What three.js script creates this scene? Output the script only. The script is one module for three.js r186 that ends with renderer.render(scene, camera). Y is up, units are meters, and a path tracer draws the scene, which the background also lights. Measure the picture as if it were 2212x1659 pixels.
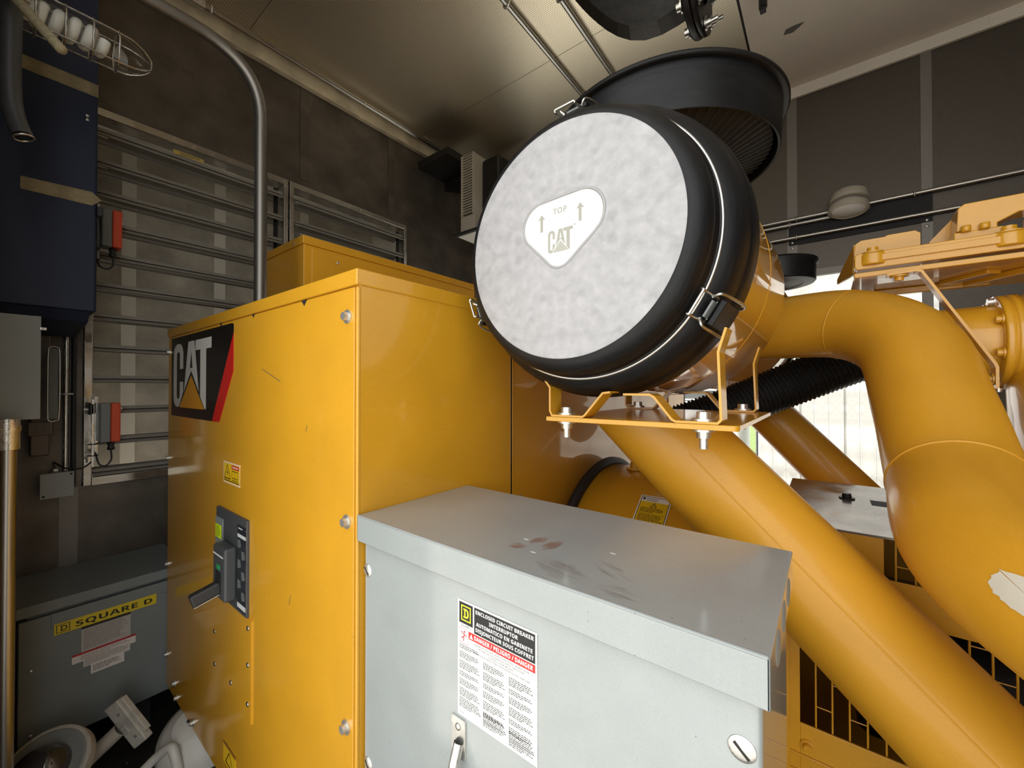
import * as THREE from 'three';
import { RoundedBoxGeometry } from 'three/addons/geometries/RoundedBoxGeometry.js';
import { mergeGeometries } from 'three/addons/utils/BufferGeometryUtils.js';
import { ImprovedNoise } from 'three/addons/math/ImprovedNoise.js';

// ---------------------------------------------------------------- camera, sky, exposure
const scene = new THREE.Scene();
const camera = new THREE.PerspectiveCamera(2 * Math.atan(829.5 / 874) * 180 / Math.PI, 2212 / 1659, 0.02, 200);
camera.rotation.order = 'YXZ';
camera.position.set(0, 1.0, 0);
camera.rotation.set(Math.atan(7.5 / 874), 37.8 * Math.PI / 180, 0);
scene.background = new THREE.Color().setRGB(1.22, 1.23, 1.22);      // bright hazy sky; daylight comes in by the doorway, the hatch and the hood
const sun = new THREE.DirectionalLight(new THREE.Color().setRGB(1.0, 0.965, 0.90), 10);   // high hazy sun past the end of the container: it lights the yard, not the room
sun.position.set(-7.4, 6.6, 1.4); sun.target.position.set(0, 0, 0); sun.castShadow = true; sun.shadow.radius = 4; sun.shadow.mapSize.set(2048, 2048);
Object.assign(sun.shadow.camera, { left: -16, right: 16, top: 16, bottom: -16, near: 0.5, far: 40 }); scene.add(sun, sun.target);
const renderer = new THREE.WebGLRenderer();
renderer.shadowMap.enabled = true;
renderer.toneMapping = THREE.LinearToneMapping;
renderer.toneMappingExposure = 1.86;

// ---------------------------------------------------------------- helpers
const PI = Math.PI, V = (x, y, z) => new THREE.Vector3(x, y, z);
let seed = 7;
const rnd = () => { seed = (seed * 1664525 + 1013904223) >>> 0; return seed / 4294967296; };
const noise = new ImprovedNoise();
const used = {};
const numbered = (n) => { const k = used[n] = (used[n] ?? -1) + 1; return k ? n + '_' + String(k).padStart(3, '0') : n; };
function place(o, parent, p) {                                       // p is a place in the room, in metres
  parent.add(o); parent.updateWorldMatrix(true, false);
  const q = parent.worldToLocal(V(...p)); o.position.copy(q);
  o.castShadow = o.receiveShadow = true; return o;
}
function thing(name, label, category, base, group) {
  const g = new THREE.Group(); g.name = numbered(name); g.position.set(...base); scene.add(g);
  g.userData = { label, category }; if (group) g.userData.group = group; return g;
}
function structure(name, base = [0, 0, 0]) {
  const g = new THREE.Group(); g.name = name; g.position.set(...base); g.userData.kind = 'structure'; scene.add(g); return g;
}
function part(name, geo, mat, parent, p = [0, 0, 0], label) {
  const m = new THREE.Mesh(geo, mat); m.name = name; if (label) m.userData.label = label; return place(m, parent, p);
}
function single(name, geo, mat, p, label, category, group) {         // a thing that is one mesh
  const m = new THREE.Mesh(geo, mat); m.name = numbered(name); place(m, scene, p);
  m.userData = { label, category }; if (group) m.userData.group = group; return m;
}
// uv in metres across the dominant direction of each face
function uvMetres(geo) {
  const g = geo.index ? geo.toNonIndexed() : geo, P = g.attributes.position, uv = new Float32Array(P.count * 2);
  const a = V(), b = V(), c = V(), n = V();
  for (let i = 0; i < P.count; i += 3) {
    a.fromBufferAttribute(P, i); b.fromBufferAttribute(P, i + 1); c.fromBufferAttribute(P, i + 2);
    n.crossVectors(b.clone().sub(a), c.clone().sub(a)); const x = Math.abs(n.x), y = Math.abs(n.y), z = Math.abs(n.z);
    [a, b, c].forEach((q, k) => { const [u, v] = x >= y && x >= z ? [q.z, q.y] : y >= z ? [q.x, q.z] : [q.x, q.y]; uv[(i + k) * 2] = u; uv[(i + k) * 2 + 1] = v; });
  }
  g.setAttribute('uv', new THREE.BufferAttribute(uv, 2)); return g;
}
function boxGeo(w, h, d, r = 0.0015) {
  r = Math.min(r, w / 2.1, h / 2.1, d / 2.1);
  return uvMetres(r > 0.0002 ? new RoundedBoxGeometry(w, h, d, 2, r) : new THREE.BoxGeometry(w, h, d));
}
// a box given by its limits in the room
function box(name, x, y, z, mat, parent, r, label) {
  return part(name, boxGeo(Math.abs(x[1] - x[0]), Math.abs(y[1] - y[0]), Math.abs(z[1] - z[0]), r), mat, parent, [(x[0] + x[1]) / 2, (y[0] + y[1]) / 2, (z[0] + z[1]) / 2], label);
}
const turnTo = (geo, from, to) => geo.applyQuaternion(new THREE.Quaternion().setFromUnitVectors(V(...from).normalize(), V(...to).normalize()));
// a lathe whose axis is the direction `dir`; profile: [radius, height along dir]
const lathe = (profile, dir = [0, 1, 0], seg = 64) => turnTo(new THREE.LatheGeometry(profile.map(([r, h]) => new THREE.Vector2(Math.max(r, 1e-5), h)), seg), [0, 1, 0], dir);
const rod = (a, b, r, seg = 16) => { const A = V(...a), B = V(...b), L = A.distanceTo(B); const g = new THREE.CylinderGeometry(r, r, L, seg); turnTo(g, [0, 1, 0], B.clone().sub(A).toArray()); return g.translate(...A.add(B).multiplyScalar(0.5).toArray()); };
const tube = (pts, r, seg = 80, rad = 14, closed = false, tension = 0.5) => new THREE.TubeGeometry(new THREE.CatmullRomCurve3(pts.map((p) => V(...p)), closed, 'catmullrom', tension), seg, r, rad, closed);
// straight runs with round bends
function bentTube(pts, r, bend, rad = 16) {
  const path = new THREE.CurvePath(), P = pts.map((p) => V(...p)); let from = P[0].clone();
  for (let i = 1; i < P.length - 1; i++) {
    const a = P[i].clone().add(P[i - 1].clone().sub(P[i]).setLength(bend)), b = P[i].clone().add(P[i + 1].clone().sub(P[i]).setLength(bend));
    path.add(new THREE.LineCurve3(from, a)); path.add(new THREE.QuadraticBezierCurve3(a, P[i], b)); from = b;
  }
  path.add(new THREE.LineCurve3(from, P[P.length - 1]));
  return new THREE.TubeGeometry(path, 60 + 24 * P.length, r, rad);
}
// a strip of sheet bent along a polyline in the x-y plane, `depth` wide along z
function strapGeo(pts, t, depth) {
  const n = pts.length, L = [], R = [], P = pts.map((p) => new THREE.Vector2(...p));
  for (let i = 0; i < n; i++) {
    const d0 = (i ? P[i].clone().sub(P[i - 1]) : P[1].clone().sub(P[0])).normalize(), d1 = (i < n - 1 ? P[i + 1].clone().sub(P[i]) : d0.clone()).normalize();
    const m = new THREE.Vector2(-(d0.y + d1.y), d0.x + d1.x).normalize(), k = t / 2 / Math.max(0.5, Math.abs(m.dot(new THREE.Vector2(-d0.y, d0.x))));
    L.push(P[i].clone().addScaledVector(m, k)); R.unshift(P[i].clone().addScaledVector(m, -k));
  }
  return uvMetres(new THREE.ExtrudeGeometry(new THREE.Shape([...L, ...R]), { depth, bevelEnabled: false }).translate(0, 0, -depth / 2));
}
const extrude = (pts, depth, bevel = 0) => uvMetres(new THREE.ExtrudeGeometry(Array.isArray(pts) ? new THREE.Shape(pts.map((p) => new THREE.Vector2(...p))) : pts, { depth, bevelEnabled: bevel > 0, bevelSize: bevel, bevelThickness: bevel, bevelSegments: 2, curveSegments: 20 }));
// bolts: axis along dir, base at the origin
const hexHead = (s, h) => { const g = new THREE.CylinderGeometry(s * 0.93, s, h, 6); g.translate(0, h / 2, 0); return g.toNonIndexed(); };
const boltGeo = (s, dir, washer = 1.35) => turnTo(mergeGeometries([new THREE.CylinderGeometry(s * washer, s * washer, s * 0.28, 24).translate(0, s * 0.14, 0).toNonIndexed(), hexHead(s * 0.92, s * 0.85).translate(0, s * 0.28, 0)]), [0, 1, 0], dir);
const screwGeo = (s, dir) => lathe([[0, s * 0.55], [s * 0.55, s * 0.48], [s * 0.9, s * 0.25], [s, 0], [0, 0]], dir, 20);
const torus = (R, r, dir = [0, 0, 1], seg = 96) => turnTo(new THREE.TorusGeometry(R, r, 10, seg), [0, 0, 1], dir);

// ---------------------------------------------------------------- textures
function noiseTexture(size, fn, srgb) {                              // fn(u, v) -> [r, g, b] 0..1
  const d = new Uint8Array(size * size * 4);
  for (let j = 0; j < size; j++) for (let i = 0; i < size; i++) { const c = fn(i / size, j / size); for (let k = 0; k < 3; k++) d[(j * size + i) * 4 + k] = Math.max(0, Math.min(255, c[k] * 255)); d[(j * size + i) * 4 + 3] = 255; }
  const t = new THREE.DataTexture(d, size, size); t.magFilter = THREE.LinearFilter; t.wrapS = t.wrapT = THREE.MirroredRepeatWrapping; if (srgb) t.colorSpace = THREE.SRGBColorSpace; t.needsUpdate = true; return t;
}
// fractal noise 0..1; the textures are mirrored where they repeat
function tile(u, v, f, s = 0, oct = 4) {
  let sum = 0, amp = 0.5, tot = 0;
  for (let o = 0; o < oct; o++, f *= 2, amp *= 0.55) { sum += amp * noise.noise(u * f + 3.7 * s + 0.31, v * f + 1.9 * s + 0.17, s + o * 5.3); tot += amp; }
  return 0.5 + sum / tot * 0.9;
}
const rep = (t, n, m = n) => { const c = t.clone(); c.repeat.set(n, m); c.needsUpdate = true; return c; };
const T = {};
T.fine = noiseTexture(256, (u, v) => { const n = 0.35 * tile(u, v, 40, 1, 2) + 0.65 * rnd(); return [n, n, n]; });
T.mottle = noiseTexture(256, (u, v) => { const n = tile(u, v, 6, 2, 5); return [n, n, n]; });
T.paint = noiseTexture(512, (u, v) => { const n = 0.92 + 0.055 * (tile(u, v, 5, 5, 5) - 0.5) + 0.035 * (rnd() - 0.5); const s = rnd() > 0.99985 ? 0.55 : 1; return [n * s, n * s, n * s]; }, true);
T.steel = noiseTexture(512, (u, v) => { const n = 0.78 + 0.32 * (tile(u, v, 6, 8, 5) - 0.5) + 0.08 * (rnd() - 0.5); return [n, n * 0.99, n * 0.97]; }, true);
T.smear = noiseTexture(512, (u, v) => { const n = 0.5 + 0.8 * (tile(u, v, 3, 11, 6) - 0.5) + 0.1 * (rnd() - 0.5); return [n, n, n]; });
T.floor = noiseTexture(512, (u, v) => { const a = tile(u, v, 9, 4, 6), b = rnd(); const n = 0.10 + 0.16 * Math.max(0, a - 0.45) + (b > 0.995 ? 0.25 : 0) + 0.05 * b; return [n, n * 0.95, n * 0.9]; }, true);
T.ground = noiseTexture(512, (u, v) => { const n = 0.66 + 0.3 * (tile(u, v, 12, 9, 6) - 0.5) + 0.12 * (rnd() - 0.5); return [n, n * 0.99, n * 0.96]; }, true);
T.dust = noiseTexture(512, (u, v) => { const k = Math.max(0, tile(u, v, 14, 25, 3) - 0.66), n = 0.82 + 0.09 * (tile(u, v, 3, 21, 5) - 0.5) + 0.13 * (tile(u, v, 22, 22, 4) - 0.5) + 0.045 * (rnd() - 0.5) - 0.25 * k; return [n, n * 0.994, n]; }, true);
T.black = noiseTexture(256, (u, v) => { const n = 0.75 + 0.5 * (tile(u, v, 7, 31, 5) - 0.5) + 0.12 * (rnd() - 0.5); return [n, n, n]; }, true);
function canvasTexture(w, h, draw) {
  const c = document.createElement('canvas'); c.width = w; c.height = h; const g = c.getContext('2d'); draw(g, w, h);
  const t = new THREE.CanvasTexture(c); t.colorSpace = THREE.SRGBColorSpace; t.magFilter = THREE.LinearFilter; return t;
}
// perforated liner: 4 x 4 staggered holes on a 28 mm tile
T.perf = canvasTexture(128, 128, (g) => {
  g.fillStyle = '#fff'; g.fillRect(0, 0, 128, 128); g.fillStyle = '#6b665c';
  for (let i = -1; i < 5; i++) for (let j = 0; j < 4; j++) { g.beginPath(); g.arc(i * 32 + (j % 2) * 16 + 8, j * 32 + 16, 7.5, 0, 2 * PI); g.fill(); }
});
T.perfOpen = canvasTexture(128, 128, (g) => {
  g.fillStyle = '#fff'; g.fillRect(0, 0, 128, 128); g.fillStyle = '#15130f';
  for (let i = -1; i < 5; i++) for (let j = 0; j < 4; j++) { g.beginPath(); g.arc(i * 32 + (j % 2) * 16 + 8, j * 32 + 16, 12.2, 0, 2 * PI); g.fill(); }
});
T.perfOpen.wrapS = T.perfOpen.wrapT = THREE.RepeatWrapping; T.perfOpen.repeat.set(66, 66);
T.perf.wrapS = T.perf.wrapT = THREE.RepeatWrapping; T.perf.repeat.set(36, 36);

// ---------------------------------------------------------------- materials
const C = (r, g, b) => new THREE.Color().setRGB(r, g, b);
const phys = (o) => new THREE.MeshPhysicalMaterial(o);
const M = {
  yellow: phys({ color: C(0.80, 0.395, 0.018), map: rep(T.paint, 1.7), roughness: 0.42, bumpMap: rep(T.fine, 9), bumpScale: 0.00003, clearcoat: 0.8, clearcoatRoughness: 0.10 }),
  yellowGloss: phys({ color: C(0.76, 0.36, 0.018), map: rep(T.paint, 1.3), roughness: 0.4, clearcoat: 1.0, clearcoatRoughness: 0.035 }),
  yellowTube: phys({ color: C(0.76, 0.365, 0.019), map: rep(T.paint, 2), roughness: 0.5, clearcoat: 0.3, clearcoatRoughness: 0.14 }),
  grey: phys({ color: C(0.40, 0.435, 0.435), map: rep(T.paint, 2.3), roughness: 0.42, bumpMap: rep(T.fine, 11), bumpScale: 0.00003, clearcoat: 1.0, clearcoatRoughness: 0.10 }),
  greyDark: phys({ color: C(0.20, 0.225, 0.225), map: rep(T.paint, 2), roughness: 0.5, clearcoat: 0.15, clearcoatRoughness: 0.3 }),
  zinc: phys({ color: C(0.66, 0.65, 0.62), metalness: 0.9, roughness: 0.7, roughnessMap: rep(T.mottle, 6) }),
  chrome: phys({ color: C(0.60, 0.59, 0.56), metalness: 1, roughness: 0.33 }),
  conduit: phys({ color: C(0.45, 0.435, 0.41), metalness: 1, roughness: 0.33 }),
  conduitDull: phys({ color: C(0.22, 0.205, 0.185), metalness: 0.9, roughness: 0.42 }),
  galv: phys({ color: C(0.55, 0.53, 0.49), metalness: 0.9, roughness: 0.42, roughnessMap: rep(T.mottle, 3) }),
  liner: phys({ color: C(0.95, 0.86, 0.68), map: T.perf, metalness: 0.95, roughness: 0.40 }),
  wall: phys({ color: C(0.20, 0.175, 0.15), map: rep(T.steel, 1.2), metalness: 0.6, roughness: 0.45 }),
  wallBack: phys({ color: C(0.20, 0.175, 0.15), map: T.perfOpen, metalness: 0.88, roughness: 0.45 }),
  strip: phys({ color: C(0.20, 0.185, 0.165), metalness: 0.8, roughness: 0.5 }),
  soffit: phys({ color: C(0.70, 0.64, 0.555), map: rep(T.paint, 1), roughness: 0.5 }),
  tan: phys({ color: C(0.78, 0.67, 0.48), map: rep(T.steel, 1.5), roughness: 0.6 }),
  hood: phys({ color: C(0.88, 0.82, 0.72), map: rep(T.steel, 1.1), roughness: 0.6 }),
  hoodStrip: phys({ color: C(0.86, 0.81, 0.72), roughness: 0.6 }),
  blade: phys({ color: C(0.26, 0.245, 0.215), metalness: 0.5, roughness: 0.55 }),
  floor: phys({ color: C(0.5, 0.5, 0.5), map: rep(T.floor, 1.3), roughness: 0.6 }),
  plasticBlack: phys({ color: C(0.012, 0.0125, 0.0145), map: rep(T.black, 3), specularIntensity: 0.65, roughness: 0.42, bumpMap: rep(T.fine, 8), bumpScale: 0.00008 }),
  rubber: phys({ color: C(0.016, 0.016, 0.017), map: rep(T.black, 4), roughness: 0.6 }),
  dusty: phys({ color: C(0.60, 0.60, 0.61), map: rep(T.dust, 2.6), roughness: 0.6, roughnessMap: rep(T.mottle, 5) }),
  black: phys({ color: C(0.02, 0.02, 0.021), roughness: 0.5 }),
  castBlack: phys({ color: C(0.028, 0.026, 0.024), map: rep(T.black, 5), roughness: 0.45, metalness: 0.3 }),
  charcoal: phys({ color: C(0.06, 0.063, 0.068), roughness: 0.45 }),
  blue: phys({ color: C(0.007, 0.018, 0.06), map: rep(T.paint, 2), roughness: 0.55 }),
  tape: phys({ color: C(0.50, 0.43, 0.27), map: rep(T.steel, 6), roughness: 0.8 }),
  beige: phys({ color: C(0.42, 0.38, 0.31), roughness: 0.5 }),
  white: phys({ color: C(0.72, 0.70, 0.64), map: rep(T.steel, 5), roughness: 0.5 }),
  primer: phys({ color: C(0.62, 0.57, 0.47), roughness: 0.7, side: THREE.DoubleSide }),
  offWhite: phys({ color: C(0.55, 0.53, 0.48), roughness: 0.5 }),
  whiteBright: phys({ color: C(0.80, 0.80, 0.77), roughness: 0.4 }),
  orange: phys({ color: C(0.72, 0.075, 0.018), roughness: 0.45 }),
  midGrey: phys({ color: C(0.20, 0.215, 0.215), roughness: 0.5 }),
  steelTop: phys({ color: C(0.40, 0.365, 0.335), map: rep(T.steel, 3), roughness: 0.42, roughnessMap: rep(T.smear, 4), metalness: 0.5 }),
  plateSteel: phys({ color: C(0.30, 0.21, 0.10), map: rep(T.steel, 4), roughness: 0.5 }),
  glass: phys({ color: C(0.95, 0.95, 0.93), transmission: 1, roughness: 0.06, thickness: 0, ior: 1.45 }),
  wood: phys({ color: C(0.42, 0.31, 0.18), roughness: 0.7 }),
  trailer: phys({ color: C(0.80, 0.80, 0.775), map: rep(T.steel, 0.7), roughness: 0.6 }),
  shed: phys({ color: C(0.84, 0.85, 0.84), roughness: 0.6 }),
  pane: phys({ color: C(0.10, 0.105, 0.10), roughness: 0.12 }),
  ground: phys({ color: C(0.79, 0.79, 0.78), map: rep(T.ground, 0.5), roughness: 0.9 }),
  grass: phys({ color: C(0.22, 0.33, 0.07), map: rep(T.ground, 0.8), roughness: 0.9 }),
  dark: phys({ color: C(0.010, 0.010, 0.010), roughness: 0.7 }),
  green: phys({ color: C(0.02, 0.30, 0.09), roughness: 0.4 }),
  mud: phys({ color: C(0.42, 0.255, 0.175), roughness: 0.85 }),
};
// print on a thin sheet: one texture, one material
const printed = (tex, rough = 0.45) => phys({ map: tex, roughness: rough });
// a sheet w x h facing +z (turn = 0) or +x (turn = PI / 2)
function sheet(name, w, h, mat, parent, p, turn = 0, label) {
  const g = new THREE.BoxGeometry(w, h, 0.0007); g.rotateY(turn); return part(name, g, mat, parent, p, label);
}
// a sheet of any outline; pts in metres about its middle, uv spread over the outline's box
function shapeSheet(name, shape, mat, parent, p, turn = 0, label, depth = 0.0008) {
  const g = new THREE.ExtrudeGeometry(shape, { depth, bevelEnabled: false, curveSegments: 16 }); g.computeBoundingBox();
  const b = g.boundingBox, P = g.attributes.position, uv = g.attributes.uv;
  for (let i = 0; i < P.count; i++) uv.setXY(i, (P.getX(i) - b.min.x) / (b.max.x - b.min.x), (P.getY(i) - b.min.y) / (b.max.y - b.min.y));
  g.rotateY(turn); return part(name, g, mat, parent, p, label);
}
const shapeOf = (pts) => new THREE.Shape(pts.map((p) => new THREE.Vector2(...p)));
function roundShape(w, h, r) {
  const s = new THREE.Shape(), x = w / 2, y = h / 2;
  s.moveTo(-x + r, -y); s.lineTo(x - r, -y); s.absarc(x - r, -y + r, r, -PI / 2, 0); s.lineTo(x, y - r); s.absarc(x - r, y - r, r, 0, PI / 2); s.lineTo(-x + r, y); s.absarc(-x + r, y - r, r, PI / 2, PI); s.lineTo(-x, -y + r); s.absarc(-x + r, -y + r, r, PI, 1.5 * PI); return s;
}
// lines of small illegible print
function smallPrint(g, x, y, w, lines, lh, color) {
  g.fillStyle = color; seed = 99;
  for (let i = 0; i < lines; i++) { let X = x; const end = x + w * (i === lines - 1 ? 0.55 : 0.8 + 0.2 * rnd()); while (X < end) { const k = lh * (0.5 + 1.6 * rnd()); g.fillRect(X, y + i * lh, Math.min(k, end - X), lh * 0.5); X += k + lh * 0.35; } }
}
// the three letters and the triangle, in a box w x h with the origin at its upper left
function logoLetters(g, x, y, w, h, ink, tri, back) {
  g.save(); g.translate(x, y); g.scale(w / 100, h / 100);
  g.fillStyle = ink;
  g.beginPath(); g.moveTo(29, 40); g.lineTo(29, 20); g.quadraticCurveTo(29, 0, 14.5, 0); g.quadraticCurveTo(0, 0, 0, 20); g.lineTo(0, 80); g.quadraticCurveTo(0, 100, 13, 100); g.lineTo(18, 98); g.lineTo(29, 75); g.lineTo(29, 60); g.lineTo(19, 60); g.lineTo(19, 80); g.quadraticCurveTo(19, 87, 14.5, 87); g.quadraticCurveTo(10, 87, 10, 80); g.lineTo(10, 20); g.quadraticCurveTo(10, 13, 14.5, 13); g.quadraticCurveTo(19, 13, 19, 20); g.lineTo(19, 40); g.closePath(); g.fill();
  g.beginPath(); g.moveTo(31, 76); g.lineTo(43, 0); g.lineTo(59, 0); g.lineTo(71, 76); g.lineTo(51, 44); g.closePath(); g.fill();
  g.beginPath(); g.moveTo(62, 0); g.lineTo(100, 0); g.lineTo(100, 15); g.lineTo(88, 15); g.lineTo(88, 100); g.lineTo(84, 98); g.lineTo(74, 82); g.lineTo(74, 15); g.lineTo(62, 15); g.closePath(); g.fill();
  g.fillStyle = back; g.beginPath(); g.moveTo(47.5, 40); g.lineTo(51, 14); g.lineTo(54.5, 40); g.closePath(); g.fill();
  g.fillStyle = tri; g.beginPath(); g.moveTo(51, 51); g.lineTo(84, 100); g.lineTo(18, 100); g.closePath(); g.fill();
  g.restore();
}

// ================================================================ the setting
{
  const fl = part('floor', boxGeo(4.3, 0.08, 2.52, 0), M.floor, scene, [0.25, -0.04, -1.14]); fl.userData.kind = 'structure';
  const ce = structure('ceiling', [0, 2.42, 0]); box('roof_sheet', [-1.95, 2.4], [2.472, 2.50], [-2.42, 0.15], M.galv, ce, 0);
  for (const [z0, z1] of [[0.05, -0.62], [-0.622, -1.48], [-1.482, -2.33]]) box('panel', [-1.91, -0.25], [2.42, 2.47], [z1, z0], M.liner, ce, 0);
  box('panel', [-0.245, 2.36], [2.414, 2.47], [-2.39, 0.11], M.soffit, ce, 0, 'smooth beige painted panel');
  box('panel', [-1.91, -0.25], [2.42, 2.47], [0.05, 0.11], M.liner, ce, 0); box('panel', [-1.91, -0.25], [2.42, 2.47], [-2.39, -2.33], M.liner, ce, 0);
  part('joint_bead', rod([-0.247, 2.417, -2.33], [-0.247, 2.417, 0.05], 0.005, 8), M.castBlack, ce);
  // left wall with the two louver openings
  const wl = structure('wall_left', [-1.85, 0, -1.1]);
  box('panel', [-1.91, -1.85], [0, 0.69], [-2.33, 0.05], M.wall, wl, 0); box('panel', [-1.91, -1.85], [1.90, 2.42], [-2.33, 0.05], M.wall, wl, 0);
  box('panel', [-1.91, -1.85], [0.69, 1.90], [-0.177, 0.05], M.wall, wl, 0); box('panel', [-1.91, -1.85], [0.69, 1.90], [-2.33, -1.42], M.wall, wl, 0);
  box('joint_strip', [-1.85, -1.847], [0, 0.69], [-0.17, -0.13], M.strip, wl, 0);
  for (const z of [-0.86, -1.32]) box('joint_strip', [-1.85, -1.847], [1.93, 2.34], [z - 0.02, z + 0.02], M.wall, wl, 0);
  // back wall with the hatch
  const wb = structure('wall_back', [0, 0, -2.33]);
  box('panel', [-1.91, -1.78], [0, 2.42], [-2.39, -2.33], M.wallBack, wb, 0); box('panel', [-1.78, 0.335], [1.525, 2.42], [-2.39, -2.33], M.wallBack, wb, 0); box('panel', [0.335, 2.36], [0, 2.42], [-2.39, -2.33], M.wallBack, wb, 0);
  box('joint_strip', [-0.141, -0.102], [1.525, 2.40], [-2.33, -2.327], M.strip, wb, 0); box('joint_strip', [0.312, 0.345], [0, 2.40], [-2.33, -2.327], M.strip, wb, 0);
  box('joint_strip', [0.345, 0.36], [0, 1.5], [-2.33, -2.326], M.galv, wb, 0); box('lintel', [-1.78, 0.335], [1.515, 1.545], [-2.335, -2.318], M.strip, wb);
  for (const x of [-0.122, 0.328]) for (const y of [1.655, 1.68]) part('rivet', screwGeo(0.006, [0, 0, 1]), M.zinc, wb, [x, y + (x > 0 ? 0.0 : 0.005), -2.327]);
  const cove = box('trim_2', [-1.85, 2.3], [2.366, 2.418], [-2.33, -2.312], M.soffit, scene, 0.004); cove.userData.kind = 'structure';
  const bk = box('dark_recess_sheet', [-0.136, 0.345], [1.672, 1.80], [-2.329, -2.325], M.dark, wb, 0, 'flat black sheet painted in for the unlit recess behind the conduits');  // flat black sheet stands in for an unlit recess, shade put into its colour
  // wall on the camera's side, with the open doorway the picture is taken from
  const wf = structure('wall_front', [0, 0, 0.05]);
  box('panel', [-1.91, -0.9], [0, 2.42], [0.05, 0.11], M.wall, wf, 0); box('panel', [-0.9, 1.15], [2.3, 2.42], [0.05, 0.11], M.wall, wf, 0); box('panel', [1.15, 2.36], [0, 2.42], [0.05, 0.11], M.wall, wf, 0);
  const wr = structure('wall_right', [2.3, 0, 0]); box('panel', [2.3, 2.36], [0, 2.42], [-2.33, 0.05], M.wall, wr, 0);
  const tr = box('trim_1', [-1.85, -1.822], [2.345, 2.418], [-2.1, 0.04], M.tan, scene, 0.003); tr.userData.kind = 'structure';
}
// ---------------------------------------------------------------- outside
{
  const gr = part('ground', boxGeo(60, 0.1, 60, 0), M.ground, scene, [0, -0.65, -2]); gr.userData = { kind: 'structure' };
  // long white trailer side by the hatch, vertical boards
  const t = thing('trailer', 'long white trailer with upright ribbed side panels seen through the hatch', 'trailer', [2.3, -0.6, -5.4]);
  box('chassis', [-0.62, 7], [-0.35, -0.16], [-6.6, -5.5], M.black, t); box('body', [-0.62, 7], [-0.16, 2.3], [-7.6, -5.43], M.trailer, t, 0.01);
  for (let i = 0; i < 62; i++) box('side_panel', [-0.6 + i * 0.125, -0.6 + i * 0.125 + 0.1235], [-0.15, 1.72], [-5.43, -5.424 + 0.002 * (i % 3)], M.trailer, t, 0.003);
  box('rail', [-0.62, 7], [1.74, 1.95], [-5.43, -5.395], M.trailer, t, 0.006);
  for (const x of [0.05, 1.1, 2.2]) part('lashing_ring', torus(0.05, 0.008, [0, 0, 1], 24), M.mud, t, [x, 1.82, -5.385]);
  for (const x of [0.5, 3, 5.5]) part('wheel', lathe([[0, 0.1], [0.2, 0.1], [0.25, 0.05], [0.25, -0.05], [0.2, -0.1], [0, -0.1]], [0, 0, 1], 32), M.rubber, t, [x, -0.35, -5.45]);
  // white shed with a sash window
  const s = thing('shed', 'white shed with a three-light sash window beyond the hatch', 'shed', [-1.75, -0.6, -6.2]);
  box('wall', [-1.95, -0.98], [-0.6, 0.78], [-7.6, -6.2], M.shed, s, 0.01); box('wall', [-1.95, -0.98], [1.28, 2.4], [-7.6, -6.2], M.shed, s, 0.01);
  box('wall', [-1.95, -1.72], [0.78, 1.28], [-7.6, -6.2], M.shed, s, 0.01); box('post', [-1.03, -0.98], [0.78, 1.28], [-7.6, -6.2], M.shed, s, 0.004);
  for (const [y0, y1] of [[0.80, 0.815], [0.835, 0.955], [0.975, 1.06], [1.08, 1.26]]) box('pane', [-1.70, -1.05], [y0, y1], [-6.25, -6.235], M.pane, s, 0);
  for (const y of [0.79, 0.825, 0.965, 1.07, 1.27]) box('sash_bar', [-1.72, -1.03], [y - 0.009, y + 0.009], [-6.24, -6.195], M.shed, s, 0.002);
  const lw = box('lawn', [-12, 14], [-0.6, -0.55], [-24, -9], M.grass, scene, 0); lw.userData = { kind: 'stuff', label: 'strip of bright green lawn far beyond the hatch', category: 'grass' };
  const f = thing('fence', 'thin dark rail fence in front of the lawn', 'fence', [0, -0.6, -8.6]);
  for (const y of [0.55, 0.85, 1.15]) part('rail', rod([-3, y, -8.6], [4, y, -8.6], 0.012, 8), M.charcoal, f);
  for (let i = 0; i < 8; i++) part('post', rod([-3 + i, -0.6, -8.6], [-3 + i, 1.2, -8.6], 0.02, 8), M.charcoal, f);
}
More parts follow.
